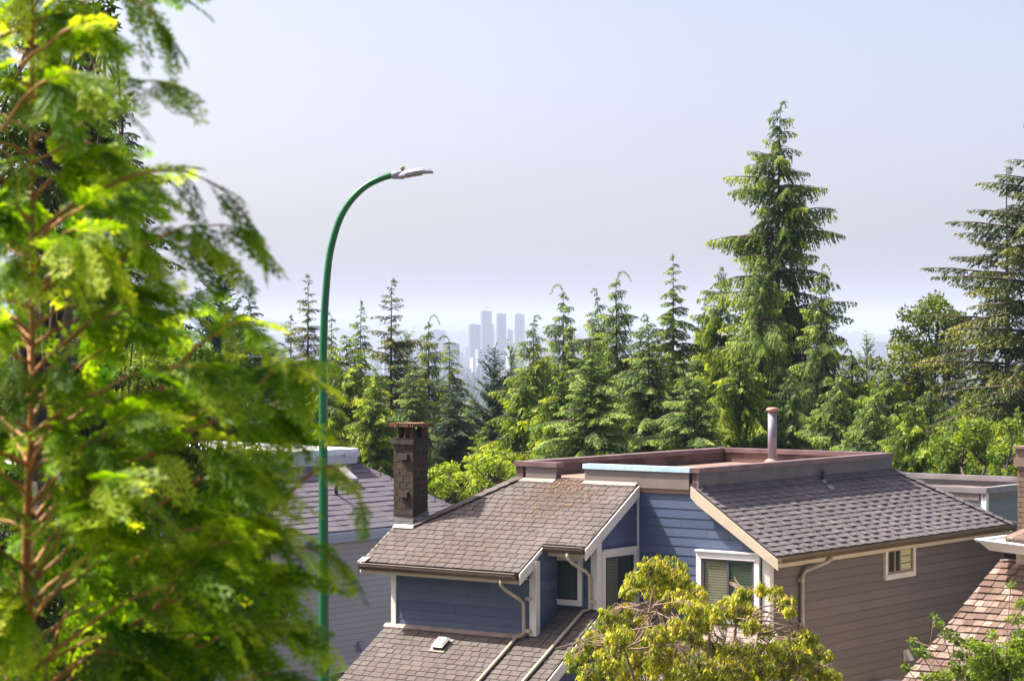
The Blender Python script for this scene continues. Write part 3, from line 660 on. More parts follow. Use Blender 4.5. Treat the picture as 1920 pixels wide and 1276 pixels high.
# flue pipe on the deck, vent pipe, roof vents ------------------------
def frustum_pipe(name, x, y, z0, z1, r, m, cap, parent):
    mb = MB(); mb.lathe((x, y, 0), [(z0, r), (z1, r)]); p = mb.build(name, m, parent, smooth=False)
    c = MB(); c.lathe((x, y, 0), [(z1, r*0.9), (z1+0.03, r*1.05), (z1+0.035, r*1.42), (z1+0.075, r*1.35), (z1+0.10, r*0.8), (z1+0.105, 0.0)]); c.build('cap', cap, p)
    f = MB(); f.lathe((x, y, 0), [(Z(-2.52), r*1.9), (z0-0.0, r*1.8), (z0+0.05, r*1.0)]); f.build('flashing', 'flash_w', p); return p
fp = D0  # position of the flue: found on the deck behind the right parapet
from_ab = lambda a, b: (a, b)
# px 1448 at depth 47.6
Pw = np.array([(1448-CX)/F*47.6, 47.6])-D0
fa, fb = float(Pw@U), float(Pw@V)
frustum_pipe('flue_pipe', fa, fb, Z(-2.40), Z(-1.46), 0.085, 'flue', 'flue_cap', H)
mb = MB(); mb.lathe((4.10, -0.08, 0), [(Z(-2.72), .035), (Z(-2.44), .035)], 12); p = mb.build('vent_pipe', 'black', H)
mb = MB(); mb.lathe((4.10, -0.08, 0), [(Z(-2.68), .09), (Z(-2.62), .05)], 12); mb.extr([(4.0, -0.2, zPR(-.2)+.025), (4.2, -0.2, zPR(-.2)+.025), (4.2, -.3, zPR(-.3)+.025), (4.0, -.3, zPR(-.3)+.025)], (0, 0, .005)); mb.build('flashing', 'flash', p)
def roof_vent(parent, a, b, zf, w, l, h, m, K_, ax='a'):
    """low hooded vent lying on a roof slope (ax: the axis that runs up the slope)"""
    v = bpy.data.objects.new('roof_vent', None); COL.objects.link(v); v.parent = parent; v.location = (a, b, zf)
    v.rotation_euler = (0, -math.atan(K_), 0) if ax == 'a' else (math.atan(K_), 0, 0)
    def P(x, y, z): return (x, y, z) if ax == 'a' else (y, x, z)
    k = MB()
    lo = [P(-l/2, -w/2, .045), P(l/2, -w/2, .045), P(l/2, w/2, .045), P(-l/2, w/2, .045)]
    hi = [P(-l/2+.05, -w/2+.04, .045+h), P(l/2-.03, -w/2+.04, .045+h), P(l/2-.03, w/2-.04, .045+h), P(-l/2+.05, w/2-.04, .045+h)]
    mid = [P(-l/2, -w/2, .045+h*.45), P(l/2, -w/2, .045+h*.45), P(l/2, w/2, .045+h*.45), P(-l/2, w/2, .045+h*.45)]
    k.hexa(mid, hi); k.build('hood', m, v)
    k = MB(); k.box(*( (-l/2+.02, l/2-.02, -w/2+.02, w/2-.02) if ax == 'a' else (-w/2+.02, w/2-.02, -l/2+.02, l/2-.02)), 0.0, .045+h*.45); k.build('grille', 'black', v)
    k = MB(); k.box(*((-l/2-.05, l/2+.04, -w/2-.04, w/2+.04) if ax == 'a' else (-w/2-.04, w/2+.04, -l/2-.05, l/2+.04)), 0.016, .022); k.build('base_flashing', 'flash_w', v)
    return v
roof_vent(H, -2.24, 3.85, zLR(-2.24)+0.004, 0.26, 0.27, 0.07, 'vent_w', 0.63, 'a')
def dryer_vent(parent, O, e, m='vent_w'):
    O = np.array(O, float); e = np.array(e, float); up = np.array([0, 0, 1.]); n = np.cross(e, up); mb = MB()
    w, h, d = .16, .17, .13
    tri = [O, O+up*h, O+up*h+n*.03, O+n*d]
    mb.extr(tri, e*w); mb.extr([O-e*.02-up*.02, O+e*(w+.02)-up*.02, O+e*(w+.02)+up*(h+.02), O-e*.02+up*(h+.02)], n*.012); mb.build('wall_vent', m, parent)
dryer_vent(H, (4.86, -1.352, Z(-5.93)), e_b)
# small lead at the left eave corner
mb = MB(); mb.tube([(-2.33, 5.63, zPL(-2.27)-0.03), (-2.35, 5.65, zPL(-2.27)-0.10), (-2.34, 5.66, zPL(-2.27)-0.24)], [.03, .016, .012], 6)
mb.extr([(-2.36, 5.5, zPL(-2.27)+0.0), (-2.36, 5.68, zPL(-2.27)), (-2.2, 5.68, zPL(-2.2)+.03), (-2.2, 5.5, zPL(-2.2)+.03)], (0, 0, .01)); mb.build('gutter_end', 'flash', H)
mb = MB(); mb.box(3.2, 3.9, -1.9, -1.55, Z(-6.25), Z(-6.15)); mb.box(3.2, 3.9, -1.55, -1.34, Z(-6.25), Z(-6.2)); mb.build('ledge', 'trim', H)

# ------------------------------------------------------------------ left house (behind the street lamp)
LH = thing('grey_house', 'pale grey sided house with violet grey shingle roof and white flat roof edge', 'house', Hloc(0, 0), YAW)
H_cur = LH
zL0 = Z(-3.84); bL = 9.32; KL = 0.65
zPLH = lambda b: zL0 + KL*(b-bL)
cL = 1/math.sqrt(1+KL*KL)
def lh():
    O = (0, bL, zL0); e = (1, 0, 0); s = (0, cL, KL*cL); c = 1/cL; T = 1.80
    reg = [(-6.5, 0), (5.85, 0), (4.02, T*c), (-6.5, T*c)]
    base = MB(); pts = [np.array(O)+np.array(e)*p[0]+np.array(s)*p[1] for p in reg]; base.extr([p-np.array([0, 0, .012]) for p in pts], (0, 0, -.1))
    r_ = base.build('roof', 'felt', LH)
    mb = MB(); courses(mb, O, e, s, [reg], 0.165, 0.22, 0.5, 0.012, 0.006, rn); mb.build('shingles', 'shingle_left', r_)
    f = MB(); f.extr([(4.02, bL+T, zPLH(bL+T)), (5.85, bL, zL0), (7.4, bL+5.4, zPLH(bL)+0.1), (4.02, bL+5.6, zPLH(bL+T))], (0, 0, -.08)); f.build('roof', 'shingle_left', LH)
    hp = MB(); A = np.array([4.02, bL+T, zPLH(bL+T)+.02]); B = np.array([5.85, bL, zL0+.02]); n = 11
    for i in range(n):
        p = A+(B-A)*i/n; q = A+(B-A)*(i+1.1)/n
        for sg in (1, -1): hp.extr([p, q+(0, 0, .02), q+np.array([.1*sg, .1*sg, -.04 if sg > 0 else -.09]), p+np.array([.1*sg, .1*sg, -.05 if sg > 0 else -.10])], (0, 0, .012), rn.random())
    hp.build('hip_cap', 'shingle_left', r_)
    # parapet with a wrinkled white membrane hanging over the edge
    zb = zPLH(bL+T)
    w = MB(); w.box(-6.5, 4.05, bL+T, bL+T+0.2, zb-0.05, zb+0.30); w.box(3.85, 4.05, bL+T+.2, bL+T+4.2, zb-.05, zb+.30); w = w.build('parapet', 'coping_w', LH)
    m_ = MB(); xs = np.linspace(-6.5, 4.07, 40)
    low = [zb+0.30-0.07-0.05*(1-(x+6.5)/10.6)*3-rn.uniform(0, .03) for x in xs]
    hi = [zb+0.315+0.05*(1-(x+6.5)/10.6)+rn.uniform(0, .012) for x in xs]
    for i in range(39):
        m_.poly([(xs[i], bL+T-.03, low[i]), (xs[i+1], bL+T-.03, low[i+1]), (xs[i+1], bL+T-.015, hi[i+1]), (xs[i], bL+T-.015, hi[i])])
        m_.poly([(xs[i], bL+T-.015, hi[i]), (xs[i+1], bL+T-.015, hi[i+1]), (xs[i+1], bL+T+4.2, hi[i+1]+.05), (xs[i], bL+T+4.2, hi[i]+.05)])
    m_.build('roof_membrane', 'membrane_w', w)
    tr = MB(); tr.box(3.6, 4.075, bL+T-.05, bL+T-.035, zb+.16, zb+.25); tr.build('coping', 'coping_w', w)
    gt = MB(); gt.box(-6.5, 5.9, bL-.02, bL+.01, zL0-.22, zL0-.03)
    for (p0, q0), (p1, q1) in (((0, -.13), (-.08, -.13)), ((-.08, -.13), (-.12, -.05)), ((-.12, -.05), (-.12, -.02))):
        gt.extr([(-6.5, bL-.02+p0, zL0+q0), (-6.5, bL-.02+p1, zL0+q1), (-6.5, bL-.016+p1, zL0+q1+.008), (-6.5, bL-.016+p0, zL0+q0+.008)], (12.42, 0, 0))
    gt.build('gutter', 'gutter_w', LH)
    lap_wall([[(-6.3, 0), (5.6, 0), (5.6, zL0-.1), (-6.3, zL0-.1)]], (0, bL+.32, 0), e_b, 0.115, 'vinyl', None, th=.012, groove=.008)
    lap_wall([[(bL+.32, 0), (bL+6, 0), (bL+6, zL0-.1), (bL+.32, zL0-.1)]], (5.6, 0, 0), (0, 1, 0), 0.115, 'vinyl', None, th=.016)
    sf = MB(); sf.box(-6.4, 5.7, bL+.01, bL+.31, zL0-.2, zL0-.185); sf.build('soffit', 'trim', LH)
    roof_vent(LH, 3.25, bL+1.43, zPLH(bL+1.43), 0.30, 0.50, 0.07, 'vent_g', KL, 'b')
    p = MB(); x, y = 2.42, bL+0.98; p.lathe((x, y, 0), [(zPLH(y)-.05, .04), (zPLH(y)+.26, .04)], 12); p.build('vent_pipe', 'black', LH)
    dryer_vent(LH, (2.3, bL+.30, Z(-6.33)), e_b, 'vent_g')
    window((1.35, bL+.305, Z(-7.75)), e_b, 1.35, 1.15, .09, .05, [(.5, None, 1), (.5, None, 1)], glass='glass_dark', tm='white', parent=LH, lab='white trimmed lower window')
lh()

# ------------------------------------------------------------------ right house with cedar shakes
P0 = (-0.0, -5.47)
RH = thing('shake_roof_house', 'house corner with weathered cedar shake roof, white gutter and a brick chimney', 'house', Hloc(0, 0), YAW)
H_cur = RH
def rh():
    KR = 0.63; cR = 1/math.sqrt(1+KR*KR); zf = lambda a: Z(-3.53+KR*(a-0.33))
    O = (0, 0, zf(0)); e = (0, -1, 0); s = (cR, 0, KR*cR); c = 1/cR
    # rake runs b=-5.47 (top) to -5.05 (bottom)
    reg = [(5.02, -2.8*c), (12, -2.8*c), (12, 0.33*c), (5.45, 0.33*c)]
    base = MB(); pts = [np.array(O)+np.array(e)*p[0]+np.array(s)*p[1] for p in reg]; base.extr([p-np.array([0, 0, .015]) for p in pts], (0, 0, -.1)); r_ = base.build('roof', 'felt', RH)
    mb = MB(); courses(mb, O, e, s, [reg], 0.165, 0.09, 0.24, 0.026, 0.012, rn, thtop=.1, jag=.012); mb.build('shakes', 'shake', r_)
    lap_wall([[(-12, 0), (-5.6, 0), (-5.6, zf(-2.4)-.12), (-12, zf(-2.4)-.12)][::-1] and [(5.6, 0), (12, 0), (12, zf(-2.4)-.12), (5.6, zf(-2.4)-.12)]], (-2.4, 0, 0), e_a, 0.16, 'vinyl', None)
    w = MB(); w.box(-2.3, 6.2, -11.9, -5.62, 0, Z(-5.25)); w.box(0.25, 6.2, -11.9, -5.75, Z(-5.25), Z(-3.3)); w.build('wall', 'cream', RH, 'house body behind the shakes')
    # upper roof: eave corner pointing left
    C = np.array([-0.34, -5.39]); q = np.array([-.62, -1.10]); q = q/np.linalg.norm(q)
    zt = Z(-3.164); A = C; B = C+q*7.5; C2 = C+np.array([6.0, -0.35]); D_ = B+np.array([6.5, -.4])
    def slab(pts, z0, z1, m, nm, inset=0.0, lab=None):
        k = MB(); k.hexa([(p[0], p[1], z0) for p in pts], [(p[0], p[1], z1) for p in pts]); return k.build(nm, m, RH, lab)
    k = MB(); n = np.array([q[1], -q[0]]); n = n if n[0] < 0 else -n
    pr = [(0, 0), (0.0, -.03), (-.05, -.17), (-.40, -.17), (-.40, -.155), (-.062, -.155), (-.012, 0)]
    for i in range(len(pr)-1):
        (d0, h0), (d1, h1) = pr[i], pr[i+1]
    k.hexa([(*(A-n*.13+q*.10), zt-.17), (*(A+np.array([6, -.3])-n*.1), zt-.17), (*(B+np.array([6, 0])), zt-.17), (*(B-n*.12), zt-.17)],
           [(*(A), zt-.04), (*C2, zt-.04), (*D_, zt-.04), (*B, zt-.04)]); k.build('soffit', 'white', RH)
    k = MB()
    for (p, r) in ((A, B), (A, C2)):
        t_ = (r-p)/np.linalg.norm(r-p); nn = np.array([t_[1], -t_[0]]); nn = nn if nn@np.array([-1, .4]) > 0 else -nn
        k.hexa([(*(p), zt-.04), (*(r), zt-.04), (*(r+nn*.05), zt-.04), (*(p+nn*.05), zt-.04)], [(*p, zt+.0), (*r, zt+.0), (*(r+nn*.085), zt+.0), (*(p+nn*.085), zt+.0)])
    k.build('gutter', mat('pale_blue_gutter', (.68, .70, .78), .35), RH)
    # shingle planes of the upper roof: hip ridge from near the corner up and right
    hipA = np.array([*(C+np.array([0.26, -0.33])), zt+.015]); hipB = np.array([*(C+np.array([3.4, -3.1])), zt+1.15])
    m1 = MB()
    s1 = [hipA, np.array([*(C+q*6.5-n*.22), zt+.015]), np.array([*(C+np.array([3.0, -8.0])), zt+1.15]), hipB]
    s2 = [hipA, hipB, np.array([*(C+np.array([6, -2.9])), zt+1.15]), np.array([*(C+np.array([6, -.5])), zt+.015])]
    for sp in (s1, s2):
        sp = [np.array(p, float) for p in sp]; m1.extr(sp, (0, 0, -.05))
    rr_ = m1.build('roof', 'felt', RH, 'upper shake roof')
    sh = MB()
    ee = (s1[1]-s1[0]); ee /= np.linalg.norm(ee); up_ = s1[3]-s1[0]; ss = up_-ee*(up_@ee); ss /= np.linalg.norm(ss)
    pts = [((p-s1[0])@ee, (p-s1[0])@ss) for p in s1]; courses(sh, s1[0], ee, ss, [pts], 0.165, .09, .24, .026, .012, rn, thtop=.1)
    ee = (s2[3]-s2[0]); ee /= np.linalg.norm(ee); up_ = s2[1]-s2[0]; ss = up_-ee*(up_@ee); ss /= np.linalg.norm(ss)
    pts = [((p-s2[0])@ee, (p-s2[0])@ss) for p in s2]; courses(sh, s2[0], ee, ss, [pts], 0.165, .09, .24, .026, .012, rn, thtop=.1)
    for i in range(14):
        p = hipA+(hipB-hipA)*i/14; r = hipA+(hipB-hipA)*(i+1.15)/14; d = np.array([.10, .085, -.02]); d2 = np.array([-.085, -.10, -.02])
        for dd in (d, d2): sh.extr([p+(0, 0, .02), r+(0, 0, .05), r+dd+(0, 0, .03), p+dd], (0, 0, .018), rn.random())
    sh.build('shakes', 'shake', rr_)
    c = bpy.data.objects.new('chimney', None); COL.objects.link(c); c.parent = RH; c['label'] = 'pale brick chimney at the frame edge'
    x0, y1 = 2.2, -4.86
    brick_stack(c, x0, x0+.6, y1-.75, y1, Z(-3.5), Z(-2.15), .085, .20, cb, ['brickpale', 'mortar'])
    k = MB(); k.box(x0-.05, x0+.65, y1-.8, y1+.05, Z(-2.15), Z(-2.0)); k.box(x0-.02, x0+.6, y1-.7, y1+.02, Z(-2.0), Z(-1.85)); k.box(x0-.07, x0+.67, y1-.82, y1+.07, Z(-1.85), Z(-1.81)); k.build('cap', 'brickpale', c)
    k = MB(); k.box(x0-.01, x0+.61, y1-.76, y1+.01, 0, Z(-3.5)); k.build('lower_stack', 'brickpale', c)
rh()

# ------------------------------------------------------------------ flat roofed house behind on the right
RB = thing('flat_roof_house', 'grey green sided flat roofed house behind the blue house roof', 'house', Hloc(15.76, 2.30), YAW)
H_cur = RB
def rb():
    zt = Z(-3.43)
    lap_wall([[(0, 0), (4.5, 0), (4.5, zt-.12), (0, zt-.12)]], (0, 0, 0), e_b, .19, 'green_siding', None, wl=(3, 4))
    lap_wall([[(-5, 0), (0, 0), (0, zt-.12), (-5, zt-.12)]], (0, 0, 0), e_a, .19, 'green_siding', None, wl=(3, 4))
    lap_wall([[(0, 0), (5, 0), (5, zt-.12), (0, zt-.12)]], (4.5, 0, 0), (0, 1, 0), .19, 'green_siding', None, wl=(3, 4))
    k = MB(); k.box(-.03, .10, -.035, .09, 0, zt-.125); k.build('corner_board', 'white', RB)
    k = MB(); k.box(.2, 4.3, .2, 4.8, zt-.35, zt-.25); k.build('flat_roof', 'membrane_in', RB)
    for (x0, x1, y0, y1) in ((-.05, 4.55, -.05, .12), (-.05, .12, .122, 5.0), (4.38, 4.55, .122, 5.0), (.122, 4.378, 4.83, 5.0)):
        k = MB(); k.box(x0+.02, x1-.02, y0+.02, y1-.02, zt-.3, zt-.03); p = k.build('parapet', 'parapet_t', RB)
        k = MB(); k.box(x0, x1, y0, y1, zt-.03, zt); k.box(x0-.004, x0+.004, y0, y1, zt-.13, zt-.03); k.box(x0+.004, x1, y0-.004, y0+.004, zt-.13, zt-.03); k.build('coping', M.setdefault('coping_g', mat('grey_metal_coping', (0.30, 0.28, 0.30), 0.4, (0.2, 0.18, 0.19), 2)), p)
rb()

# ------------------------------------------------------------------ street lamp
LK = 33.0/43.0                              # the lamp stands 33 m away
LX, LY = -3.3*LK, 33.0
SL = thing('street_lamp', 'tall green curved street lamp pole with grey lamp head', 'street lamp', (LX, LY, 0))
H2 = lambda x, z: (x*LK-LX, 0, max(0, z*LK+EYE))
pp = [(-3.3, -10.95), (-3.3, -6), (-3.305, -3), (-3.31, -0.6), (-3.295, 0.2), (-3.272, 0.67), (-3.216, 1.32), (-3.135, 1.72), (-3.02, 2.07), (-2.88, 2.32), (-2.72, 2.51), (-2.55, 2.655), (-2.36, 2.755), (-2.18, 2.82), (-2.05, 2.85)]
from mathutils.geometry import interpolate_bezier
def smooth_path(p, n=4):
    P = [np.array(x, float) for x in p]; out = []
    for i in range(len(P)-1):
        p0 = P[max(i-1, 0)]; p1 = P[i]; p2 = P[i+1]; p3 = P[min(i+2, len(P)-1)]
        for k in range(n):
            t = k/n; out.append(0.5*((2*p1)+(-p0+p2)*t+(2*p0-5*p1+4*p2-p3)*t*t+(-p0+3*p1-3*p2+p3)*t**3))
    out.append(P[-1]); return out
sp = smooth_path([H2(x, z) for x, z in pp])
mb = MB(); rad = [(0.112-(0.112-0.055)*min(1, max(0, p[2]/10.6)))*.80 for p in sp]; mb.tube(sp, rad, 8); po = mb.build('pole', 'pole', SL)
mb = MB(); mb.box(-.2, .2, -.2, .2, 0, .03); mb.build('base_plate', 'pole', po)
# lamp head: tapered housing
hx = -2.09*LK-LX; hzz = 2.86*LK+EYE; sz = LK
secs = [(0.0, -.05, .055, .055), (0.10, -.055, .06, .075), (0.16, -.05, .085, .10), (0.22, -.045, .115, .125), (0.36, -.02, .125, .13), (0.52, .005, .115, .125), (0.64, .01, .085, .11), (0.695, .01, .055, .085), (0.71, .015, .03, .05)]
mb = MB(); rings = []
for x, zb, h, w in secs:
    x, zb, h, w = x*sz, zb*sz, h*sz, w*sz; zt_ = zb+h*0.95
    rings.append([(hx+x, -w, hzz+zb), (hx+x, -w*.95, hzz+zb+(zt_-zb)*.45), (hx+x, -w*.5, hzz+zb+(zt_-zb)*.88), (hx+x, 0, hzz+zt_), (hx+x, w*.5, hzz+zb+(zt_-zb)*.88), (hx+x, w*.95, hzz+zb+(zt_-zb)*.45), (hx+x, w, hzz+zb)])
for i in range(len(rings)-1):
    for k in range(6): mb.poly([rings[i][k], rings[i+1][k], rings[i+1][k+1], rings[i][k+1]])
mb.poly(rings[0]); mb.poly(rings[-1][::-1])
lh_ = mb.build('lamp_head', 'lamp', SL)
mb = MB()
for i in range(len(rings)-1):
    a, b_ = rings[i], rings[i+1]; mb.poly([a[0], a[-1], b_[-1], b_[0]])
    if i in (1, 2, 3, 4): mb.extr([(a[0][0], -secs[i][3]*.62, a[0][2]-.001), (b_[0][0], -secs[i+1][3]*.62, b_[0][2]-.001), (b_[0][0], secs[i+1][3]*.62, b_[0][2]-.001), (a[0][0], secs[i][3]*.62, a[0][2]-.001)], (0, 0, -.018))
mb.build('lens', 'lamp_d', lh_)
mb = MB(); mb.tube([(hx-.02, 0, hzz-.015), (hx+.07, 0, hzz-.008), (hx+.14, 0, hzz-.015)], [.048, .052, .042], 12); mb.box(hx-.0, hx+.15, -.042, .042, hzz-.068, hzz-.035); mb.build('clamp', 'lamp', lh_)
mb = MB(); mb.lathe((hx+.13, 0, hzz), [(.042, .021), (.058, .021), (.060, .033), (.096, .033), (.10, .023)], 10); mb.build('photocell', 'lamp_d', lh_)

# ------------------------------------------------------------------ vegetation generators
RS = np.random.RandomState(4)
def leaflets(base, d, length, width, nrm, bend=None):
    """rhombic leaflets: arrays (n,3) base, unit d, (n,) length & width, (n,3) nrm -> (n,4,3)"""
    side = np.cross(d, nrm); side /= (np.linalg.norm(side, axis=1, keepdims=True)+1e-9)
    tip = base + d*length[:, None]; mid = base + d*(length*0.45)[:, None]
    if bend is not None: tip = tip + bend
    return np.stack([base, mid+side*(width*0.5)[:, None], tip, mid-side*(width*0.5)[:, None]], 1)
def unit(a): return a/(np.linalg.norm(a, axis=-1, keepdims=True)+1e-9)

def conifer(H_, cap, style, seed, slope=0.36, leaf=0.17, lw=0.05, nb=220, clear=0.06, lean=0.02, holes=0.0, extra=(), top=0.12, lead=None, dens=1.0, xp=0.80):
    """trunk and crown of a conifer; branches grow with the distance below the top up to the length cap"""
    r = np.random.RandomState(seed); rp = random.Random(seed)
    st = dict(hemlock=dict(e0=0.50, e1=0.06, dr=0.40, hang=0.70, tw=0.50, lead=1.7),
              spruce=dict(e0=0.40, e1=-0.04, dr=0.16, hang=0.85, tw=0.44, lead=0.4),
              drapes=dict(e0=0.34, e1=0.04, dr=0.24, hang=1.2, tw=0.60, lead=1.4),
              cedar=dict(e0=0.60, e1=0.12, dr=0.42, hang=0.90, tw=0.44, lead=0.3),
              cypress=dict(e0=1.05, e1=0.60, dr=0.22, hang=0.12, tw=0.40, lead=0))[style]
    if lead is not None: st['lead'] = lead
    n = 16; tp = []
    wob = [rp.uniform(-1, 1)*lean for _ in range(4)]; az = rp.random()*6.28
    for i in range(n+1):
        f = i/n; x = wob[0]*math.sin(f*3)*H_*.3; y = wob[1]*math.sin(f*2.2)*H_*.3; tp.append([x, y, H_*f])
    la = st['lead']
    if la:                                      # the nodding leader
        b = np.array(tp[-1]); h = np.array([math.cos(az), math.sin(az), 0]); tp[-1] = list(b+h*.06*la+[0, 0, -.28*la])
        for dx, dz in ((.14, -.08), (.28, -.02), (.44, -.14), (.54, -.36)): tp.append(list(b+h*dx*la+np.array([0, 0, dz*la])))
    tpA = np.array(tp); m = len(tp)
    rad = [max(0.007, 0.0125*H_*(1-min(1, i/n))**1.1+0.007) for i in range(m)]
    tm = MB(); tm.tube(tp, rad, 7)
    def tpos(z): return np.array([np.interp(z, tpA[:n, 2], tpA[:n, j]) for j in (0, 1)]+[z])
    Q = []; T = []
    us = np.linspace(0, 1, nb); X = 0.15+(H_*(1-clear)-.15)*us**xp          # distance below the top
    blist = [(x+r.uniform(-.12, .12), i*2.399+r.uniform(-.7, .7), None) for i, x in enumerate(X)] + [(x, ph, L) for x, ph, L in extra]
    sect = r.uniform(0.72, 1.18, (12, 6))
    for i, (x, phi, LL) in enumerate(blist):
        x = max(.1, x); f = 1-x/H_
        if LL is None:
            if r.rand() < holes*min(1, x/3):
                if r.rand() < .6 and x > 2:
                    L_ = cap*(1-math.exp(-slope*x/cap))*r.uniform(.3, .8); P0_ = tpos(H_-x); h_ = np.array([math.cos(phi), math.sin(phi), r.uniform(-.25, .15)])
                    tm.tube([P0_, P0_+h_*L_*.5, P0_+h_*L_+[0, 0, -.12*L_]], [.022, .015, .005], 4, cap=False)
                    for q_ in (.4, .6, .8): tm.tube([P0_+h_*L_*q_, P0_+h_*L_*q_+r.normal(0, .22, 3)], [.009, .004], 3, cap=False)
                continue
            base = cap*(1-math.exp(-slope*x/cap)); L = base*r.uniform(0.45, 1.15)*sect[int(min(11, x/H_*12)), int((phi % 6.283)/1.0472) % 6] + top*r.uniform(.5, 1.6)
        else: L = LL
        el = st['e1']+(st['e0']-st['e1'])*max(0, 1-x/(.45*H_))+r.uniform(-.20, .20)
        if LL is not None: el = abs(el)*.6+.1
        dr = st['dr']*r.uniform(.6, 1.35)*(0.7 if LL else 1)
        P0_ = tpos(H_-x-.28*la*(x < .4)); hd = np.array([math.cos(phi), math.sin(phi), 0]); sd_ = np.array([-math.sin(phi), math.cos(phi), 0])
        bend = r.uniform(-.18, .18)
        m_ = max(4, int(dens*L/(leaf*0.40)))
        t = np.clip(np.linspace(0.06, 1, m_)+r.uniform(-.02, .02, m_), .02, 1)
        curve = lambda t: P0_[None, :]+hd[None, :]*(L*t)[:, None]+sd_[None, :]*(L*bend*t*t)[:, None]+np.array([0, 0, 1.])[None, :]*(L*(math.tan(el)*t-dr*t**2.3))[:, None]
        pts = curve(t); br = .012+.010*L
        tm.tube([P0_]+[curve(np.array([q]))[0] for q in (0.33, 0.66, 0.97)], [br*1.3, br, br*.6, .004], 4, cap=False)
        tan = unit(np.gradient(pts, axis=0))
        tl = st['tw']*(0.25+0.75*min(1, L/1.7))*(np.clip(1.12-t, .10, 1)**.8)*np.clip(t*5+.3, .3, 1)*1.35
        bt = r.uniform(-.2, .2); age = .12*max(0, 1-x/(H_*.5))
        for sgn in (-1, 1):
            ln = tl*r.uniform(.55, 1.2, m_)
            dirs = unit(tan*0.75+sd_[None, :]*sgn*r.uniform(.45, 1.0, m_)[:, None]+np.array([0, 0, -1.])[None, :]*(st['hang']*r.uniform(.3, 1.3, m_))[:, None])
            kk = np.maximum(1, (ln/(leaf*0.46)).astype(int)); mx = int(kk.max())
            for k in range(mx):
                sel = kk > k
                u_ = (k+0.2)/kk[sel]
                bs = pts[sel]+dirs[sel]*(ln[sel]*u_)[:, None]+np.array([0, 0, -1.])*(st['hang']*0.55*ln[sel]*u_**2)[:, None]
                c = len(bs)
                for s2 in ((-1, 1) if k < mx-1 else (0,)):
                    dd = unit(dirs[sel]+np.cross(dirs[sel], [0, 0, 1.])*0.6*s2+r.normal(0, .20, (c, 3))+np.array([0, 0, -1.])*(st['hang']*.45*(1+u_))[:, None])
                    nr = unit(np.array([0, 0, 1.])+r.normal(0, .6, (c, 3)))
                    Q.append(leaflets(bs, dd, leaf*r.uniform(.65, 1.3, c), lw*r.uniform(.7, 1.35, c), nr))
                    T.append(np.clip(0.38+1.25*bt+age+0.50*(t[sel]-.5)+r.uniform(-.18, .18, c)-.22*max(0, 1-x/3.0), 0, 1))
    c = 40+int(40*la); q = tpA[n-1:]; k = r.rand(c)*(len(q)-1); ki = k.astype(int); fr = (k-ki)[:, None]
    bs = q[ki]*(1-fr)+q[np.minimum(ki+1, len(q)-1)]*fr; dd = unit(r.normal(0, .6, (c, 3))+[0, 0, -.9*max(la, .3)]); Q.append(leaflets(bs, dd, leaf*r.uniform(.5, 1.3, c), np.full(c, lw*.6), unit(r.normal(0, 1, (c, 3))))); T.append(r.uniform(.2, .6, c))
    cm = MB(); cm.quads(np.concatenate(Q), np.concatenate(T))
    return tm, cm

TEMPL = {}
def template(key, leafm, **kw):
    tm, cm = conifer(**kw)
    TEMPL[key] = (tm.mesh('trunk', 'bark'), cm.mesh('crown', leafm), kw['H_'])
template('hero', 'l_hem', H_=24.0, cap=4.4, slope=.50, style='drapes', seed=31, nb=270, leaf=.19, lw=.055, clear=.10, holes=.12, lead=.9,
    extra=[(5.0, .1, 2.7), (5.2, -.3, 2.5), (6.0, .05, 3.0), (6.1, .4, 2.7), (9.4, .0, 3.4), (9.6, -.35, 3.3), (3.6, 3.1, 2.4), (3.9, 2.8, 2.2), (6.2, 3.2, 3.2), (6.4, 2.9, 3.0), (8.6, 3.3, 3.4), (3.9, .2, 1.7), (2.6, 3.3, 1.3), (2.2, .1, .9), (11.5, .1, 3.8), (11.0, 3.0, 3.9)])
template('hemA', 'l_hem', H_=18.0, cap=3.8, slope=.42, style='hemlock', seed=5, nb=230, leaf=.17, lw=.050, holes=.10, lead=.35)
template('hemB', 'l_light', H_=16.0, cap=4.2, slope=.58, style='hemlock', seed=9, nb=280, lead=.8, leaf=.17, lw=.050)
template('hemC', 'l_hem', H_=18.0, cap=3.8, slope=.33, style='hemlock', seed=14, nb=220, lead=.9, leaf=.17, lw=.048, holes=.12)
template('hemE', 'l_light', H_=18.0, cap=3.9, slope=.34, style='drapes', seed=15, nb=230, leaf=.17, lw=.048, holes=.16, extra=[(2.2, .3, 1.0), (2.3, 2.4, .9)])
template('hemD', 'l_light', H_=15.0, cap=4.3, slope=.60, style='drapes', seed=18, nb=240, lead=.5, leaf=.18, lw=.050)
template('sprA', 'l_fir', H_=20.0, cap=2.9, slope=.40, style='spruce', seed=40, nb=210, leaf=.20, lw=.060, holes=.20, clear=.12, extra=[(3.6, 0, 2.2), (6.0, .5, 2.6), (6.2, 2.9, 2.7)])
template('sprB', 'l_fir', H_=24.0, cap=3.3, slope=.36, style='spruce', seed=44, nb=230, leaf=.21, lw=.062, holes=.24, clear=.15)
template('cedA', 'l_ced', H_=13.0, cap=3.2, slope=.85, style='cedar', seed=50, nb=270, leaf=.17, lw=.055)
template('cedB', 'l_ced', H_=13.0, cap=3.6, slope=.75, style='drapes', seed=56, nb=250, leaf=.19, lw=.060)
template('cypA', 'l_dark', H_=15.0, cap=2.2, slope=.42, style='cypress', seed=60, nb=300, leaf=.17, lw=.060)
template('darkA', 'l_dark', H_=22.0, cap=4.0, slope=.48, style='hemlock', seed=66, nb=290, leaf=.21, lw=.066)
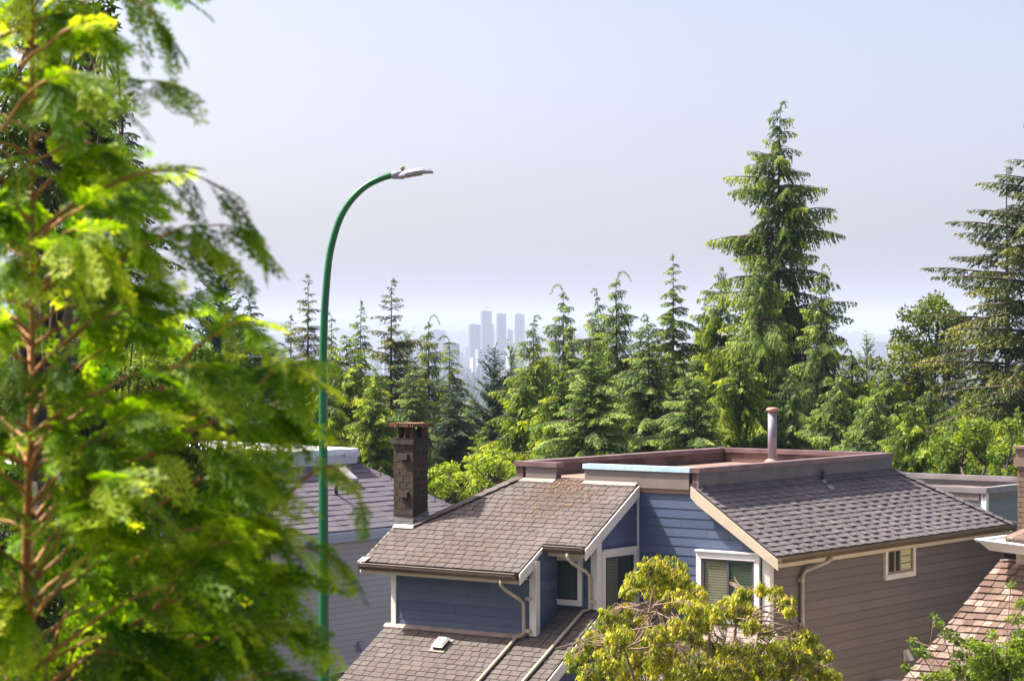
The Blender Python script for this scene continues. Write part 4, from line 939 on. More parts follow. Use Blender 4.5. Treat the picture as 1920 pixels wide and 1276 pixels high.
template('hemF', 'l_hem', H_=19.0, cap=4.0, slope=.40, style='drapes', seed=91, nb=220, lead=.6, leaf=.17, lw=.050, holes=.14, extra=[(3.0, .3, 1.7), (4.5, 2.8, 2.0), (6.5, .1, 2.9)])
template('sprC', 'l_fir', H_=22.0, cap=4.0, slope=.46, style='spruce', seed=95, nb=165, leaf=.20, lw=.060, holes=.26, clear=.12, extra=[(5.0, 3.1, 3.0), (7.0, 2.9, 3.6), (9.0, 3.2, 4.0), (3.2, 3.0, 1.8)])
template('cypB', 'l_light', H_=14.0, cap=2.0, slope=.34, style='cypress', seed=70, nb=240, leaf=.17, lw=.050)

def plant(key, name, px, top, d, label, wide=1.0, group=None, cat='tree', rz=None):
    """a tree whose top stands at (px, top) seen from the street, d metres away; wide = sideways scale"""
    tr, cr, h = TEMPL[key]
    P = pix(px, top, d); z0 = gz(P[0], d); s = (P[2]-z0)/h
    t = thing(name, label, cat, (float(P[0]), float(P[1]), z0), rz if rz is not None else R.random()*6.28, group)
    t.scale = (wide*s**.5, wide*s**.5, s)
    for n_, me in (('trunk', tr), ('crown', cr)):
        o = bpy.data.objects.new(n_, me); COL.objects.link(o); o.parent = t
    return t
TREES = [
 ('hero','hemlock_tree',1463,188,105,'tallest drooping hemlock rising behind the flue pipe of the flat roof',1.0,0),
 ('hemD','hemlock_tree',1430,462,97,'pale green hemlock in front of the tallest hemlock, left of its trunk',.8),
 ('hemE','hemlock_tree',1535,492,95,'drooping pale hemlock right of the trunk of the tallest hemlock',1.0),
 ('cedA','cedar_tree',1352,500,110,'bright yellow green conifer left of the tallest hemlock',.8),
 ('cedB','cedar_tree',1385,640,90,'low bright hemlock at the foot of the tallest tree',1.1),
 ('hemA','hemlock_tree',1262,480,104,'slender hemlock with bare drooping leader left of the tallest tree',1.0),
 ('hemB','hemlock_tree',1215,588,92,'pale soft hemlock below the slender one, above the sky tinted coping',1.0),
 ('hemE','hemlock_tree',1152,506,108,'thin hemlock with long nodding bare leader, right of its twin',1.0),
 ('hemF','hemlock_tree',1120,540,111,'thin hemlock leaning beside the one with the long nodding leader',1.0),
 ('hemB','hemlock_tree',1108,640,86,'broad pale green hemlock at the middle of the tree row',1.2),
 ('hemE','hemlock_tree',1057,530,106,'hemlock with wiry bare leader right of the skyline towers',.95),
 ('cedB','cedar_tree',1052,680,90,'yellow green cedar with hanging sprays above the left parapet end',1.0),
 ('hemF','hemlock_tree',1000,590,104,'hemlock with nodding top just right of the banded tower',1.1),
 ('cedB','cedar_tree',985,700,93,'dense green cedar with hanging sprays behind the bright bush',1.1),
 ('cypB','cypress_tree',960,648,125,'slim grey green conifer right of the dark cone tree',1.0),
 ('cypA','cypress_tree',927,652,124,'dark cone shaped conifer below the second tower',1.05),
 ('hemC','hemlock_tree',845,628,118,'dark hemlock with hooked tip and wide right branches by the towers',1.25),
 ('darkA','hemlock_tree',850,720,114,'dark blue green conifer mass behind the brick chimney',1.1),
 ('hemE','hemlock_tree',803,588,122,'narrow hemlock between the chimney line and the towers',.9),
 ('cypB','cypress_tree',764,625,150,'hazy green cone tree behind the chimney',1.1),
 ('sprA','spruce_tree',735,524,118,'sparse spruce with curled top directly above the chimney',1.1,.4),
 ('hemB','hemlock_tree',775,680,112,'mid green hemlock behind the left of the chimney',1.0),
 ('hemC','hemlock_tree',677,562,135,'narrow spire hemlock left of the curled top spruce',.95),
 ('cedA','cedar_tree',650,628,96,'rounded bright cedar behind the lamp pole',1.05),
 ('cedA','cedar_tree',705,690,92,'lower cedar right of the lamp pole beside the chimney',.95),
 ('cedB','cedar_tree',605,690,90,'light green cedar behind the lamp pole above the white roof edge',1.0),
 ('hemC','hemlock_tree',623,584,150,'small hazy spire just right of the lamp pole',.9),
 ('sprB','spruce_tree',578,515,122,'tall open brownish spruce left of the lamp pole',1.0),
 ('sprA','spruce_tree',548,590,118,'small open spruce at the foot of the brownish spruce',1.0),
 ('darkA','conifer_tree',510,640,130,'dark blue conifer in shade under the open spruces',1.2),
 ('darkA','conifer_tree',470,552,112,'dark drooping conifer behind the near cedar tips',1.0),
 ('cypA','cypress_tree',412,490,106,'bushy dark green conifer right of the near branch',1.25),
 ('hemB','hemlock_tree',322,545,150,'small pale conifer top seen between near branches',.9),
 ('darkA','conifer_tree',228,190,70,'tall dark conifer behind the near cedar, upper left',.9),
 ('cypB','conifer_tree',172,82,76,'pale feathery conifer top at upper left',1.0),
 ('darkA','conifer_tree',120,150,66,'dark conifer deep behind the near cedar trunk',1.0),
 ('darkA','conifer_tree',360,650,118,'dark conifer low behind the near cedar',1.0),
 ('sprC','spruce_tree',1886,313,92,'open spruce left of the frame edge pair on the right',1.15,0.0),
 ('sprC','spruce_tree',1932,205,86,'tall open spruce at the right frame edge',1.15,0.5),
 ('cypB','cypress_tree',1624,632,112,'little bright spire between the tall hemlock and the maple',1.0),
 ('darkA','conifer_tree',1782,640,120,'dark drooping spruce hidden behind the maple',.5),
 ('hemD','hemlock_tree',1640,725,84,'pale blue green hemlock behind the far parapet corner',1.0),
 ('cedB','cedar_tree',1715,740,80,'bright cedar with hanging tassels above the flat roofed house',1.0),
 ('cedB','cedar_tree',1790,785,78,'green cedar with tassels right of the brightest one',1.0),
 ('hemD','hemlock_tree',1575,690,88,'grey green hemlock right behind the flat roof',1.0),
 ('hemB','hemlock_tree',1300,680,86,'soft green hemlock behind the middle of the flat roof',1.1),
 ('hemD','hemlock_tree',1480,690,90,'feathery hemlock behind the flue pipe',1.0),
 ('hemD','hemlock_tree',1180,690,94,'green hemlock filling behind the sky tinted coping',1.2),
 ('darkA','conifer_tree',1872,700,100,'dark low conifer behind the two open spruces',.8),
 ('cedB','cedar_tree',1600,650,94,'yellow green cedar between the tallest hemlock and the little spire',.9),
 ('cedB','cedar_tree',1668,690,90,'bright cedar below the open crowned maple',1.1),
 ('hemD','hemlock_tree',1745,715,92,'pale drooping hemlock under the right of the maple',1.0),
 ('cedA','cedar_tree',1815,735,86,'rounded cedar left of the two open spruces',1.0),
 ('hemF','hemlock_tree',1850,640,112,'thin hemlock between the maple and the open spruces',.8),
 ('cedB','cedar_tree',1905,760,80,'cedar with tassels at the right frame edge',1.0),
 ('hemF','hemlock_tree',1320,560,118,'thin dark hemlock left of the bright conifer beside the tallest tree',.9),
 ('cedA','cedar_tree',905,800,100,'small cedar above the bright bush',.9),
 ('hemB','hemlock_tree',885,735,135,'hazy hemlock below the city towers',1.0),
]
for tr_ in TREES:
    k, nm, px, tp_, d, lab, hw = tr_[:7]
    plant(k, nm, px, tp_, d, lab, hw, group='conifers behind the houses', rz=tr_[7] if len(tr_) > 7 else None)
# the woods further down the slope, one tree at a time
fr_ = random.Random(77)
for i in range(80):
    d = fr_.uniform(170, 420); px = fr_.uniform(380, 1900); h = fr_.uniform(13, 20)
    z0 = gz(0, d); top = HY-(z0+h-EYE)/d*F
    k = fr_.choice(['cypA', 'hemA', 'cypB', 'hemC', 'cedA'])
    plant(k, 'conifer_tree', px, max(top, 690), d, 'distant conifer in the hazy woods down the slope', fr_.uniform(1.0, 1.3), group='distant conifers down the slope')

# broadleaf trees ----------------------------------------------------
def broadleaf(clusters, leafm, leaf, lw, per, seed, root, droop=0.3, barkm='bark', twig=0.02, trunk_r=0.12, flat=0.6, splits=3, upb=0.7):
    """clusters: list of (x,y,z,r) in local space. A trunk from root, limbs to each cluster, leaves through each cluster."""
    r = np.random.RandomState(seed); rp = random.Random(seed); tm = MB(); cm = MB(); Q = []; T = []
    C = np.array([c[:3] for c in clusters]); cen = C.mean(0); hubs = []
    low = C[:, 2].min(); fork = np.array([root[0]*.5+cen[0]*.5, root[1]*.5+cen[1]*.5, root[2]+(low-root[2])*0.75])
    nk = max(2, len(clusters)//5); idx = r.choice(len(clusters), nk, replace=False)
    hub = [(C[i]*.62+fork*.38)+r.normal(0, .1, 3) for i in idx]
    tm.tube([root, (np.array(root)+fork)/2+r.normal(0, .08, 3), fork], [trunk_r, trunk_r*.8, trunk_r*.65], 7)
    for h in hub: tm.tube([fork, (fork+h)/2+r.normal(0, .12, 3), h], [trunk_r*.5, trunk_r*.38, trunk_r*.26], 6)
    for (x, y, z, R_) in clusters:
        c = np.array([x, y, z]); h = min(hub, key=lambda q: np.linalg.norm(q-c))
        mid = (h+c)/2+r.normal(0, .12*np.linalg.norm(h-c)+.02, 3)
        tm.tube([h, mid, c], [trunk_r*.22, trunk_r*.14, twig], 5, cap=False)
        bt = r.uniform(-.2, .2)
        for k in range(splits+int(R_*3)):
            e = c + unit(r.normal(0, 1, 3)*[1, 1, flat])*R_*r.uniform(.6, 1.0); tm.tube([c, (c+e)/2+r.normal(0, .1*R_, 3), e], [twig*.8, twig*.55, twig*.25], 4, cap=False)
        n = int(per*R_*R_)
        if n < 8: n = 8
        u_ = unit(r.normal(0, 1, (n, 3))); rad = R_*(r.rand(n)**.40)[:, None]*np.array([1, 1, flat]); b = c+u_*rad
        d = unit(u_*0.6+r.normal(0, .6, (n, 3))+np.array([0, 0, -droop])); nr = unit(r.normal(0, .55, (n, 3))+[0, 0, upb])
        Q.append(leaflets(b, d, leaf*r.uniform(.6, 1.3, n), lw*r.uniform(.7, 1.25, n), nr)); T.append(np.clip(.45+bt+.15*u_[:, 2]*0+r.uniform(-.25, .25, n), 0, 1))
    cm.quads(np.concatenate(Q), np.concatenate(T)); return tm, cm

def px_tree(name, label, cat, d, root_px, clusters_px, leafm, leaf, lw, per, seed, dj=0.6, group=None, **kw):
    rp = random.Random(seed); P0_ = pix(root_px, 1000, d); z0 = gz(0, d)
    t = thing(name, label, cat, (float(P0_[0]), d, z0), 0, group)
    cl = []
    for (px, py, rpx) in clusters_px:
        rr_m = rpx/F*d; y = rp.uniform(-dj, dj); P = pix(px, py, d+y); cl.append((P[0]-P0_[0], y, P[2]-z0, rr_m))
    bark = kw.pop('barkm', 'bark')
    tm, cm = broadleaf(cl, leafm, leaf, lw, per, seed, (0, 0, 0), **kw)
    tm.build('trunk', bark, t); cm.build('crown', leafm, t); return t

def blobs(px, py, w, h, n, r0, r1, seed):
    rp = random.Random(seed); out = []
    for i in range(n):
        a = rp.random()*6.28; q = rp.random()**.5; out.append((px+w*q*math.cos(a), py+h*q*math.sin(a), rp.uniform(r0, r1)))
    return out
# maple behind the flat house
cl = [(1700,590,16),(1722,600,20),(1690,625,16),(1712,640,22),(1740,575,20),(1755,560,14),(1770,585,20),(1748,605,24),(1782,620,20),(1730,660,26),(1760,650,24),(1795,650,18),(1690,665,22),(1665,690,20),
      (1715,695,26),(1745,690,26),(1778,690,22),(1640,680,14),(1655,720,22),(1690,730,24),(1725,720,22),(1800,700,16),(1760,570,14),(1680,645,14),(1812,735,18)]
cl = [(x, y, r_*1.2) for x, y, r_ in cl]+blobs(1700, 745, 70, 30, 16, 14, 22, 41)+blobs(1790, 600, 22, 25, 6, 14, 20, 42)
px_tree('maple_tree', 'open crowned maple with gaps of sky left of the open spruces', 'tree', 102, 1745, cl, 'l_map', .17, .11, 900, 101, dj=1.2, trunk_r=.2, twig=.02, droop=.2, flat=.75)
px_tree('maple_tree', 'small leafy maple between the open spruce trunks', 'tree', 90, 1845, blobs(1850, 760, 45, 38, 14, 12, 20, 8), 'l_map', .16, .10, 800, 102, dj=1.0, trunk_r=.14)
px_tree('broadleaf_tree', 'bright leafy tree above the flat roofed house', 'tree', 76, 1830, blobs(1830, 830, 70, 55, 24, 14, 24, 9), 'l_mid', .12, .08, 1500, 103, dj=1.0, trunk_r=.14)
px_tree('broadleaf_tree', 'green leafy tree at the right frame edge below the spruces', 'tree', 72, 1900, blobs(1895, 850, 40, 60, 16, 14, 24, 19), 'l_mid', .12, .08, 1500, 104, dj=1.0, trunk_r=.14)
px_tree('broadleaf_bush', 'bright yellow green bush top left of the short parapet piece', 'bush', 66, 935, blobs(935, 878, 48, 45, 26, 11, 19, 12)+[(925,845,10),(965,900,16),(900,915,18)], 'l_yel', .10, .062, 2200, 105, dj=.9, trunk_r=.12)
px_tree('broadleaf_bush', 'bright yellow green bush right of the brick chimney', 'bush', 70, 830, blobs(832, 900, 40, 30, 18, 10, 17, 13)+[(812,885,12),(858,893,12),(805,915,14),(870,925,14)], 'l_yel', .10, .062, 2200, 106, dj=.9, trunk_r=.12)
px_tree('broadleaf_bush', 'leafy shrub with sunlit leaves at the left end of the grey roof', 'bush', 41.5, 470, blobs(478, 905, 36, 80, 26, 10, 18, 14)+[(500,870,10),(515,900,9),(520,930,9),(480,840,10)], 'l_yel', .08, .048, 4200, 107, dj=.5, trunk_r=.08)
px_tree('broadleaf_tree', 'leafy tree glimpsed through the near cedar fronds', 'tree', 38, 330, blobs(330, 730, 150, 90, 90, 18, 30, 15)+blobs(280, 900, 210, 110, 90, 24, 40, 16)+blobs(300, 1120, 230, 140, 90, 30, 46, 26)+blobs(430, 1080, 100, 170, 50, 26, 40, 46)+[(250,615,16),(440,735,12)], 'l_mid', .072, .045, 5200, 108, dj=1.2, trunk_r=.08)
px_tree('broadleaf_tree', 'dark green leafy tree low behind the near cedar trunk', 'tree', 35, 90, blobs(90, 800, 130, 160, 90, 24, 40, 51)+blobs(100, 1100, 150, 190, 90, 28, 44, 52), 'l_darkleaf', .075, .045, 5200, 111, dj=1.2, trunk_r=.10)
px_tree('broadleaf_tree', 'dark leaved tree overhanging the upper left corner', 'tree', 30, 30, blobs(120, 40, 90, 40, 26, 12, 26, 17)+[(30,30,40),(60,80,30),(190,35,18),(205,10,18),(215,50,8),(195,85,6),(30,150,34),(240,185,10),(232,205,14),(215,225,18),(200,160,14),(180,260,30)]+blobs(100, 360, 120, 230, 70, 20, 34, 53), 'l_darkleaf', .10, .05, 3800, 109, dj=1.0, trunk_r=.14)

# drooping cherry in front of the house
def droop_tree():
    d = 34.0; rp = random.Random(5); r = np.random.RandomState(5)
    cl = [(1222,1068,28),(1258,1078,34),(1195,1090,22),(1232,1100,26),(1280,1095,22),(1300,1118,26),(1180,1108,14),(1268,1125,22),(1170,1150,20),(1140,1152,16),(1205,1165,16),(1302,1145,22),(1320,1165,20),(1350,1150,24),(1378,1138,26),
          (1405,1150,20),(1395,1112,14),(1385,1122,12),(1430,1105,12),(1455,1112,14),(1475,1128,16),(1482,1145,10),(1130,1185,26),(1160,1195,26),(1105,1210,24),(1080,1228,16),(1075,1240,14),(1195,1205,28),(1235,1195,24),(1270,1180,22),
          (1300,1200,26),(1340,1215,22),(1405,1172,18),(1438,1182,14),(1380,1225,26),(1420,1225,28),(1460,1215,20),(1492,1198,18),(1515,1195,18),(1528,1215,18),(1545,1230,16),(1500,1230,24),(1470,1255,30),(1420,1262,34),(1360,1262,34),
          (1300,1250,34),(1245,1240,34),(1190,1250,34),(1140,1240,28),(1105,1262,22),(1540,1262,24),(1565,1270,12),(1510,1275,26),(1250,1290,40),(1330,1300,40),(1420,1300,40),(1170,1295,36),(1500,1305,36)]
    P0_ = pix(1320, 1276, d); t = thing('drooping_cherry_tree', 'small yellow green tree with drooping leaves and bare twigs before the blue house', 'tree', (float(P0_[0]), d, 0.0), 0)
    C = []
    for px, py, rr_ in cl:
        y = rp.uniform(-1.0, 1.0); p = pix(px, py, d+y); C.append((p[0]-P0_[0], y, p[2], rr_/F*d))
    C = np.array(C); tm = MB(); cm = MB(); Q = []; T = []
    fork = np.array([0.05, 0, 2.2]); tm.tube([(0, 0, 0), (.08, 0, 1.2), fork], [.11, .095, .085], 8)
    hubs_px = [(1250,1150),(1170,1215),(1330,1190),(1420,1190),(1490,1240),(1290,1240),(1215,1150),(1380,1165)]
    hubs = []
    for px, py in hubs_px:
        p = pix(px, py, d+rp.uniform(-.5, .5)); h = np.array([p[0]-P0_[0], p[1]-d, p[2]]); hubs.append(h)
        m_ = (fork+h)/2+np.array([(h[0]-fork[0])*.15, 0, -.15])+r.normal(0, .08, 3)
        tm.tube(smooth_path([fork, m_, h], 3), [.050, .043, .036, .030, .025, .020, .016], 6)
    for (x, y, z, R_) in C:
        c = np.array([x, y, z]); h = min(hubs, key=lambda q: np.linalg.norm(q-c)); L = np.linalg.norm(c-h)
        m1 = (h*.65+c*.35)+np.array([0, 0, .12*L])+r.normal(0, .07*L, 3); m2 = (h*.3+c*.7)+np.array([0, 0, .16*L])+r.normal(0, .07*L, 3)
        tm.tube([h, m1, m2, c], [.012, .010, .007, .005], 4, cap=False)
        ns = max(22, int(2300*R_*R_)+14)
        for k in range(ns):
            e = c+unit(r.normal(0, 1, 3)*[1, 1, .8])*R_*1.12*r.rand()**.45; b0 = [c, m2][k % 2]
            mm = (b0+e)/2+r.normal(0, .04, 3)+[0, 0, .05]
            if r.rand() < .4: tm.tube([b0, mm, e], [.005, .004, .0025], 3, cap=False)
            nl = r.randint(7, 13); an = r.rand(nl)*6.28
            bs = e+np.stack([np.cos(an)*.015, np.sin(an)*.015, r.uniform(-.02, .03, nl)], 1)
            dd = unit(np.stack([np.cos(an)*.7, np.sin(an)*.7, -r.uniform(.35, 1.3, nl)], 1)); nr = unit(np.stack([np.cos(an), np.sin(an), np.full(nl, .6)], 1)+r.normal(0, .3, (nl, 3)))
            Q.append(leaflets(bs, dd, r.uniform(.036, .074, nl), r.uniform(.016, .027, nl), nr, bend=np.array([0, 0, -.012]))); T.append(np.clip(r.uniform(.1, .9)+r.uniform(-.25, .25, nl), 0, 1))
    # bare twig sprays
    for (p0, p1, n_) in (((1300,1165),(1040,1215),1),((1400,1160),(1482,1148),5),((1400,1165),(1495,1180),3),((1250,1180),(1215,1120),6),((1230,1150),(1190,1160),5),((1360,1200),(1330,1165),4),((1180,1215),(1225,1140),4),((1430,1215),(1500,1190),4)):
        for k in range(n_):
            a = pix(*p0, d+rp.uniform(-.4, .2)); b = pix(p1[0]+rp.uniform(-14, 14)*(n_ > 1), p1[1]+rp.uniform(-14, 14)*(n_ > 1), d+rp.uniform(-.6, .1))
            a = a-[P0_[0], d, 0]; b = b-[P0_[0], d, 0]; q1 = a*.66+b*.34+r.normal(0, .04, 3)+[0, 0, .05]; q2 = a*.33+b*.67+r.normal(0, .04, 3)+[0, 0, .04]
            tm.tube([a, q1, q2, b], [.011, .009, .007, .004], 4, cap=False)
    cm.quads(np.concatenate(Q), np.concatenate(T)); tm.build('trunk', 'bark_p', t); cm.build('crown', 'l_cherry', t)
droop_tree()
# shrub at the lower right, in front of the shake roof
cl = [(1752,1155,6),(1760,1168,7),(1775,1185,9),(1790,1195,10),(1815,1205,12),(1712,1200,7),(1722,1218,10),(1735,1225,8),(1700,1250,8),(1845,1215,14),(1870,1230,20),(1900,1215,18),(1915,1190,16),(1905,1160,12),(1918,1130,12),(1860,1190,8),(1885,1250,24),
      (1850,1260,26),(1820,1262,22),(1790,1250,12),(1770,1265,14),(1740,1270,12),(1910,1265,24),(1895,1095,6),(1835,1240,16),(1800,1225,10),(1900,1290,26),(1840,1295,26)]
cl = [(x, y, q*1.25) for x, y, q in cl]+blobs(1870, 1235, 60, 40, 16, 10, 20, 61)
px_tree('garden_shrub', 'leafy green shrub with long shoots before the cedar shake roof', 'shrub', 26, 1860, cl, 'l_mid', .046, .032, 15000, 120, dj=.5, trunk_r=.03, twig=.006, barkm='bark_p', droop=.3)

# ------------------------------------------------------------------ near cedar at the left, close to the camera
def frond_template(seed):
    """one flat drooping spray: unit-long rib, alternate side ribs with scale-leaf strands"""
    r = np.random.RandomState(seed); Q = []; T = []
    n = 7
    def lf(b, d, l, w, t): Q.append(leaflets(b[None], unit(d[None]), np.array([l]), np.array([w]), unit(np.array([[r.normal(0, .25), r.normal(0, .25), 1.]])))[0]); T.append(t)
    for i in range(n):
        t = (i+.5)/n; x = t; z = -.24*t*t
        for s in (-1, 1):
            L = (.44*(1-t)**.7+.10)*r.uniform(.75, 1.15); an = math.radians(r.uniform(24, 38))
            d = np.array([math.cos(an), s*math.sin(an), -.12]); d /= np.linalg.norm(d); p0 = np.array([x+(.04 if s > 0 else 0), 0, z])
            k = max(2, int(L/.095)); g = r.uniform(-.12, .12)
            for j in range(k):
                u_ = (j+.2)/k; b = p0+d*L*u_+np.array([0, 0, -.14*L*u_*u_])
                for s2 in (-1, 1):
                    a2 = math.radians(30)*s2; dd = np.array([d[0]*math.cos(a2)-d[1]*math.sin(a2), d[0]*math.sin(a2)+d[1]*math.cos(a2), d[2]-.15*u_+r.normal(0, .10)])
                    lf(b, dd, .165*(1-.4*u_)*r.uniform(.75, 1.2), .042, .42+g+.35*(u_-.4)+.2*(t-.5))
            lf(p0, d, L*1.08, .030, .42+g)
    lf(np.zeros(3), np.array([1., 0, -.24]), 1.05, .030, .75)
    return np.array(Q), np.array(T)
FT = [frond_template(i) for i in range(6)]
def near_cedar():
    d = 4.9; r = np.random.RandomState(12); rp = random.Random(12)
    B = pix(60, 0, d); t = thing('cedar_tree', 'blurred bright green cedar with orange twigs close at the left', 'tree', (float(B[0]), d, 0.0), 0)
    tm = MB(); cm = MB(); Q = []; T = []
    H_ = EYE+1.15
    tm.tube([(0.02, 0, 0), (.01, 0, 3), (0, 0, 6), (-.012, 0.0, EYE-.9), (-.012, 0.0, EYE-.45), (0.0, 0, EYE-.1), (.0, 0, EYE+.7), (.01, 0, H_)], [.06, .045, .030, .016, .010, .0055, .004, .003], 10)
    def put(p, dirv, nrm, s):
        q, tt = FT[r.randint(len(FT))]
        x = unit(np.array(dirv, float)); z = np.array(nrm, float); z = unit(z-x*(z@x)); y = np.cross(z, x)
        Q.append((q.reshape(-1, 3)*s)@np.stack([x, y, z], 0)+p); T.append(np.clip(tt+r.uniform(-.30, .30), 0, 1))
    def branch(a, b, rise, nf, s, rb=.0065):
        """stem rises from a and nods over towards b"""
        a = np.array(a, float); b = np.array(b, float); L = np.linalg.norm(b-a)
        c1 = a+(b-a)*.42+np.array([0, 0, rise*L]); c2 = a+(b-a)*.85+np.array([0, 0, rise*L*.9])
        P = np.array([((1-q)**3)*a+3*q*(1-q)**2*c1+3*q*q*(1-q)*c2+q**3*b for q in np.linspace(0, 1, 10)])+r.normal(0, .0028, (10, 3))
        tm.tube(P, [rb*.68*(1-i/9)**1.3+.0009 for i in range(10)], 6, cap=False)
        for i in range(nf):
            q = (i+.6+r.uniform(-.3, .3))/nf; q = min(.99, .22+.78*q); k = q*9; p = np.array([np.interp(k, np.arange(10), P[:, j]) for j in range(3)])
            tn = unit(P[min(9, int(k)+1)]-P[int(min(k, 8))]); sd_ = unit(np.cross(tn, [0, 0, 1.])); sg = 1 if i % 2 else -1
            dv = unit(tn*r.uniform(.7, 1.2)*(1+q)+sd_*sg*r.uniform(.25, .8)+np.array([0, 0, -1.])*r.uniform(.3, 1.6)*(1.3-.8*q)); nn = unit(np.cross(dv, np.cross([0, 0, 1.], dv)+1e-6)+sd_*sg*r.uniform(-.5, 1.0)+r.normal(0, .3, 3))
            put(p, dv, nn, s*(1.10-.45*q)*r.uniform(.75, 1.2))
        for q in (.55, .72, .88):
            k = q*9; p = P[int(k)]; tn = unit(P[int(k)+1]-P[int(k)]); put(p, unit(tn+r.normal(0, .12, 3)), unit(np.array([0, 0, 1.])+r.normal(0, .5, 3)), s*.62)
        tn = unit(P[9]-P[8]); put(P[9]-tn*.03, tn, unit(np.array([0, 0, 1.])+r.normal(0, .4, 3)), s*.8)
    n = 240
    for i in range(n):
        f = i/n; z = EYE+1.0-3.2*f**.85; phi = i*2.399+r.uniform(-.4, .4)
        L = .03+.21*max(0, EYE+1.1-z)**1.2; L = min(L, .40)*r.uniform(.45, 1.08)
        hd = np.array([math.cos(phi), math.sin(phi), 0])
        branch((0, 0, z-.35*L), hd*L+np.array([0, 0, z+L*r.uniform(-.2, .3)]), r.uniform(.06, .22), int(3+L*8), .12+.14*f+.06*min(L, .7), .0045+.003*f)
    def W(px, py, dd=0.0): p = pix(px, py, d+dd); return (p[0]-B[0], p[1]-d, p[2])
    for (p0, p1, arch, nf, s, y0, y1) in (
        ((0,70),(300,-30),.06,6,.20,0,.05), ((150,-60),(320,70),.12,6,.17,0,-.1), ((120,260),(320,165),.20,8,.18,0,-.15), ((90,420),(480,430),.30,12,.20,0,-.25), ((190,515),(480,445),.22,8,.19,-.1,-.2),
        ((60,540),(400,470),.20,7,.20,0,-.1), ((120,640),(420,570),.18,6,.17,0,.1), ((300,725),(470,600),.10,6,.22,-.1,-.3), ((400,805),(570,690),.14,6,.22,-.1,-.3), ((280,860),(540,790),.20,7,.22,-.1,-.2),
        ((520,960),(680,960),.45,3,.12,-.1,-.3), ((280,960),(500,880),.15,7,.22,-.1,-.25), ((240,1060),(500,985),.15,8,.22,-.1,-.25), ((240,1180),(530,1080),.14,8,.22,-.1,-.2), ((240,1290),(540,1180),.14,8,.24,-.1,-.2), ((240,1390),(540,1270),.14,8,.24,-.1,-.2),
        ((100,960),(440,840),.15,7,.25,-.1,-.3), ((300,1160),(420,980),.15,7,.26,-.1,-.3), ((60,1260),(380,1100),.15,7,.26,-.15,-.35), ((60,810),(400,700),.15,7,.24,-.1,-.3), ((80,930),(240,790),.1,6,.24,-.1,-.35), ((40,500),(240,380),.2,6,.24,-.1,-.3),
        ((30,560),(150,440),.12,5,.24,-.1,-.35), ((0,240),(150,140),.15,6,.22,-.1,-.3), ((40,120),(200,60),.2,6,.2,-.1,-.2), ((480,1040),(650,1070),.25,5,.15,-.1,-.2), ((360,790),(500,700),.2,5,.2,-.1,-.1), ((260,1180),(440,1010),.1,6,.24,-.1,-.4), ((60,1100),(200,900),.1,6,.24,-.1,-.4)):
        branch(W(*p0, y0), W(*p1, y1), arch, max(3, int(nf*.72)), s*.80, .0055)
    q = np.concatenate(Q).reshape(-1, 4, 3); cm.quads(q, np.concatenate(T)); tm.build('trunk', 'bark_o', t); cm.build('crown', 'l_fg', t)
near_cedar()

# ------------------------------------------------------------------ city in the haze
def facade(name, body, line, sx, sz):
    m = bpy.data.materials.new(name); m.use_nodes = True; t = m.node_tree; p = t.nodes["Principled BSDF"]; L = t.links
    tc = t.nodes.new("ShaderNodeTexCoord"); sp_ = t.nodes.new("ShaderNodeSeparateXYZ"); L.new(tc.outputs["Object"], sp_.inputs[0])
    ad = t.nodes.new("ShaderNodeMath"); L.new(sp_.outputs[0], ad.inputs[0]); L.new(sp_.outputs[1], ad.inputs[1])
    cb_ = t.nodes.new("ShaderNodeCombineXYZ"); L.new(ad.outputs[0], cb_.inputs[0]); L.new(sp_.outputs[2], cb_.inputs[1])
    b = t.nodes.new("ShaderNodeTexBrick"); b.offset = 0; L.new(cb_.outputs[0], b.inputs["Vector"]); b.inputs["Scale"].default_value = 1
    b.inputs["Brick Width"].default_value = sx; b.inputs["Row Height"].default_value = sz; b.inputs["Mortar Size"].default_value = 1.0
    b.inputs["Color1"].default_value = (*body, 1); b.inputs["Color2"].default_value = (*[c*1.4 for c in body], 1); b.inputs["Mortar"].default_value = (*line, 1)
    L.new(b.outputs[0], p.inputs["Base Color"]); p.inputs["Roughness"].default_value = .4; return m
M['tw_glass'] = facade('dark_glass_facade', (.015, .025, .05), (.07, .08, .12), 9, 7.2)
M['tw_glass2'] = facade('blue_glass_facade', (.025, .04, .075), (.15, .16, .20), 10, 7.2)
M['tw_white'] = facade('white_window_facade', (.04, .05, .08), (.50, .50, .52), 8, 6.8)
M['concrete'] = mat('pale_concrete', (.36, .36, .37), .8)
DT = 7000.0
def tower(x0, x1, top, d, m, label, dep=28, slabs=None, crown=None, rz=.25, dist=None):
    w = (x1-x0)/F*d; P = pix((x0+x1)/2, top, d); z0 = gz(0, d)-6
    t = thing('tower_block', label, 'tower', (float(P[0]), d, z0), rz)
    h = P[2]-z0; k = MB(); wi = w/(math.cos(rz)+math.sin(rz)*.6); de = wi*.6
    k.box(-wi/2, wi/2, -de/2, de/2, 0, h); b = k.build('body', m, t)
    if slabs:
        k = MB(); z = h-4
        while z > h*.1:
            k.box(-wi/2-slabs[0], wi/2+slabs[0]*.6, -de/2-slabs[0], de/2+slabs[0], z, z+2.6); z -= slabs[1]
        k.build('balcony_slabs', 'concrete', t)
    k = MB(); k.box(-wi*.36, wi*.1, -de*.3, de*.3, h, h+2.2)
    if crown: k.box(-wi*.02, wi*.02, -1, 1, h+2.2, h+12); k.box(-wi*.25, wi*.25, -.6, .6, h+9, h+10.5)
    k.build('roof_plant', 'concrete', t)
    return t
tower(878, 901, 608, DT-150, 'tw_glass2', 'wide lower tower, leftmost of the skyline towers')
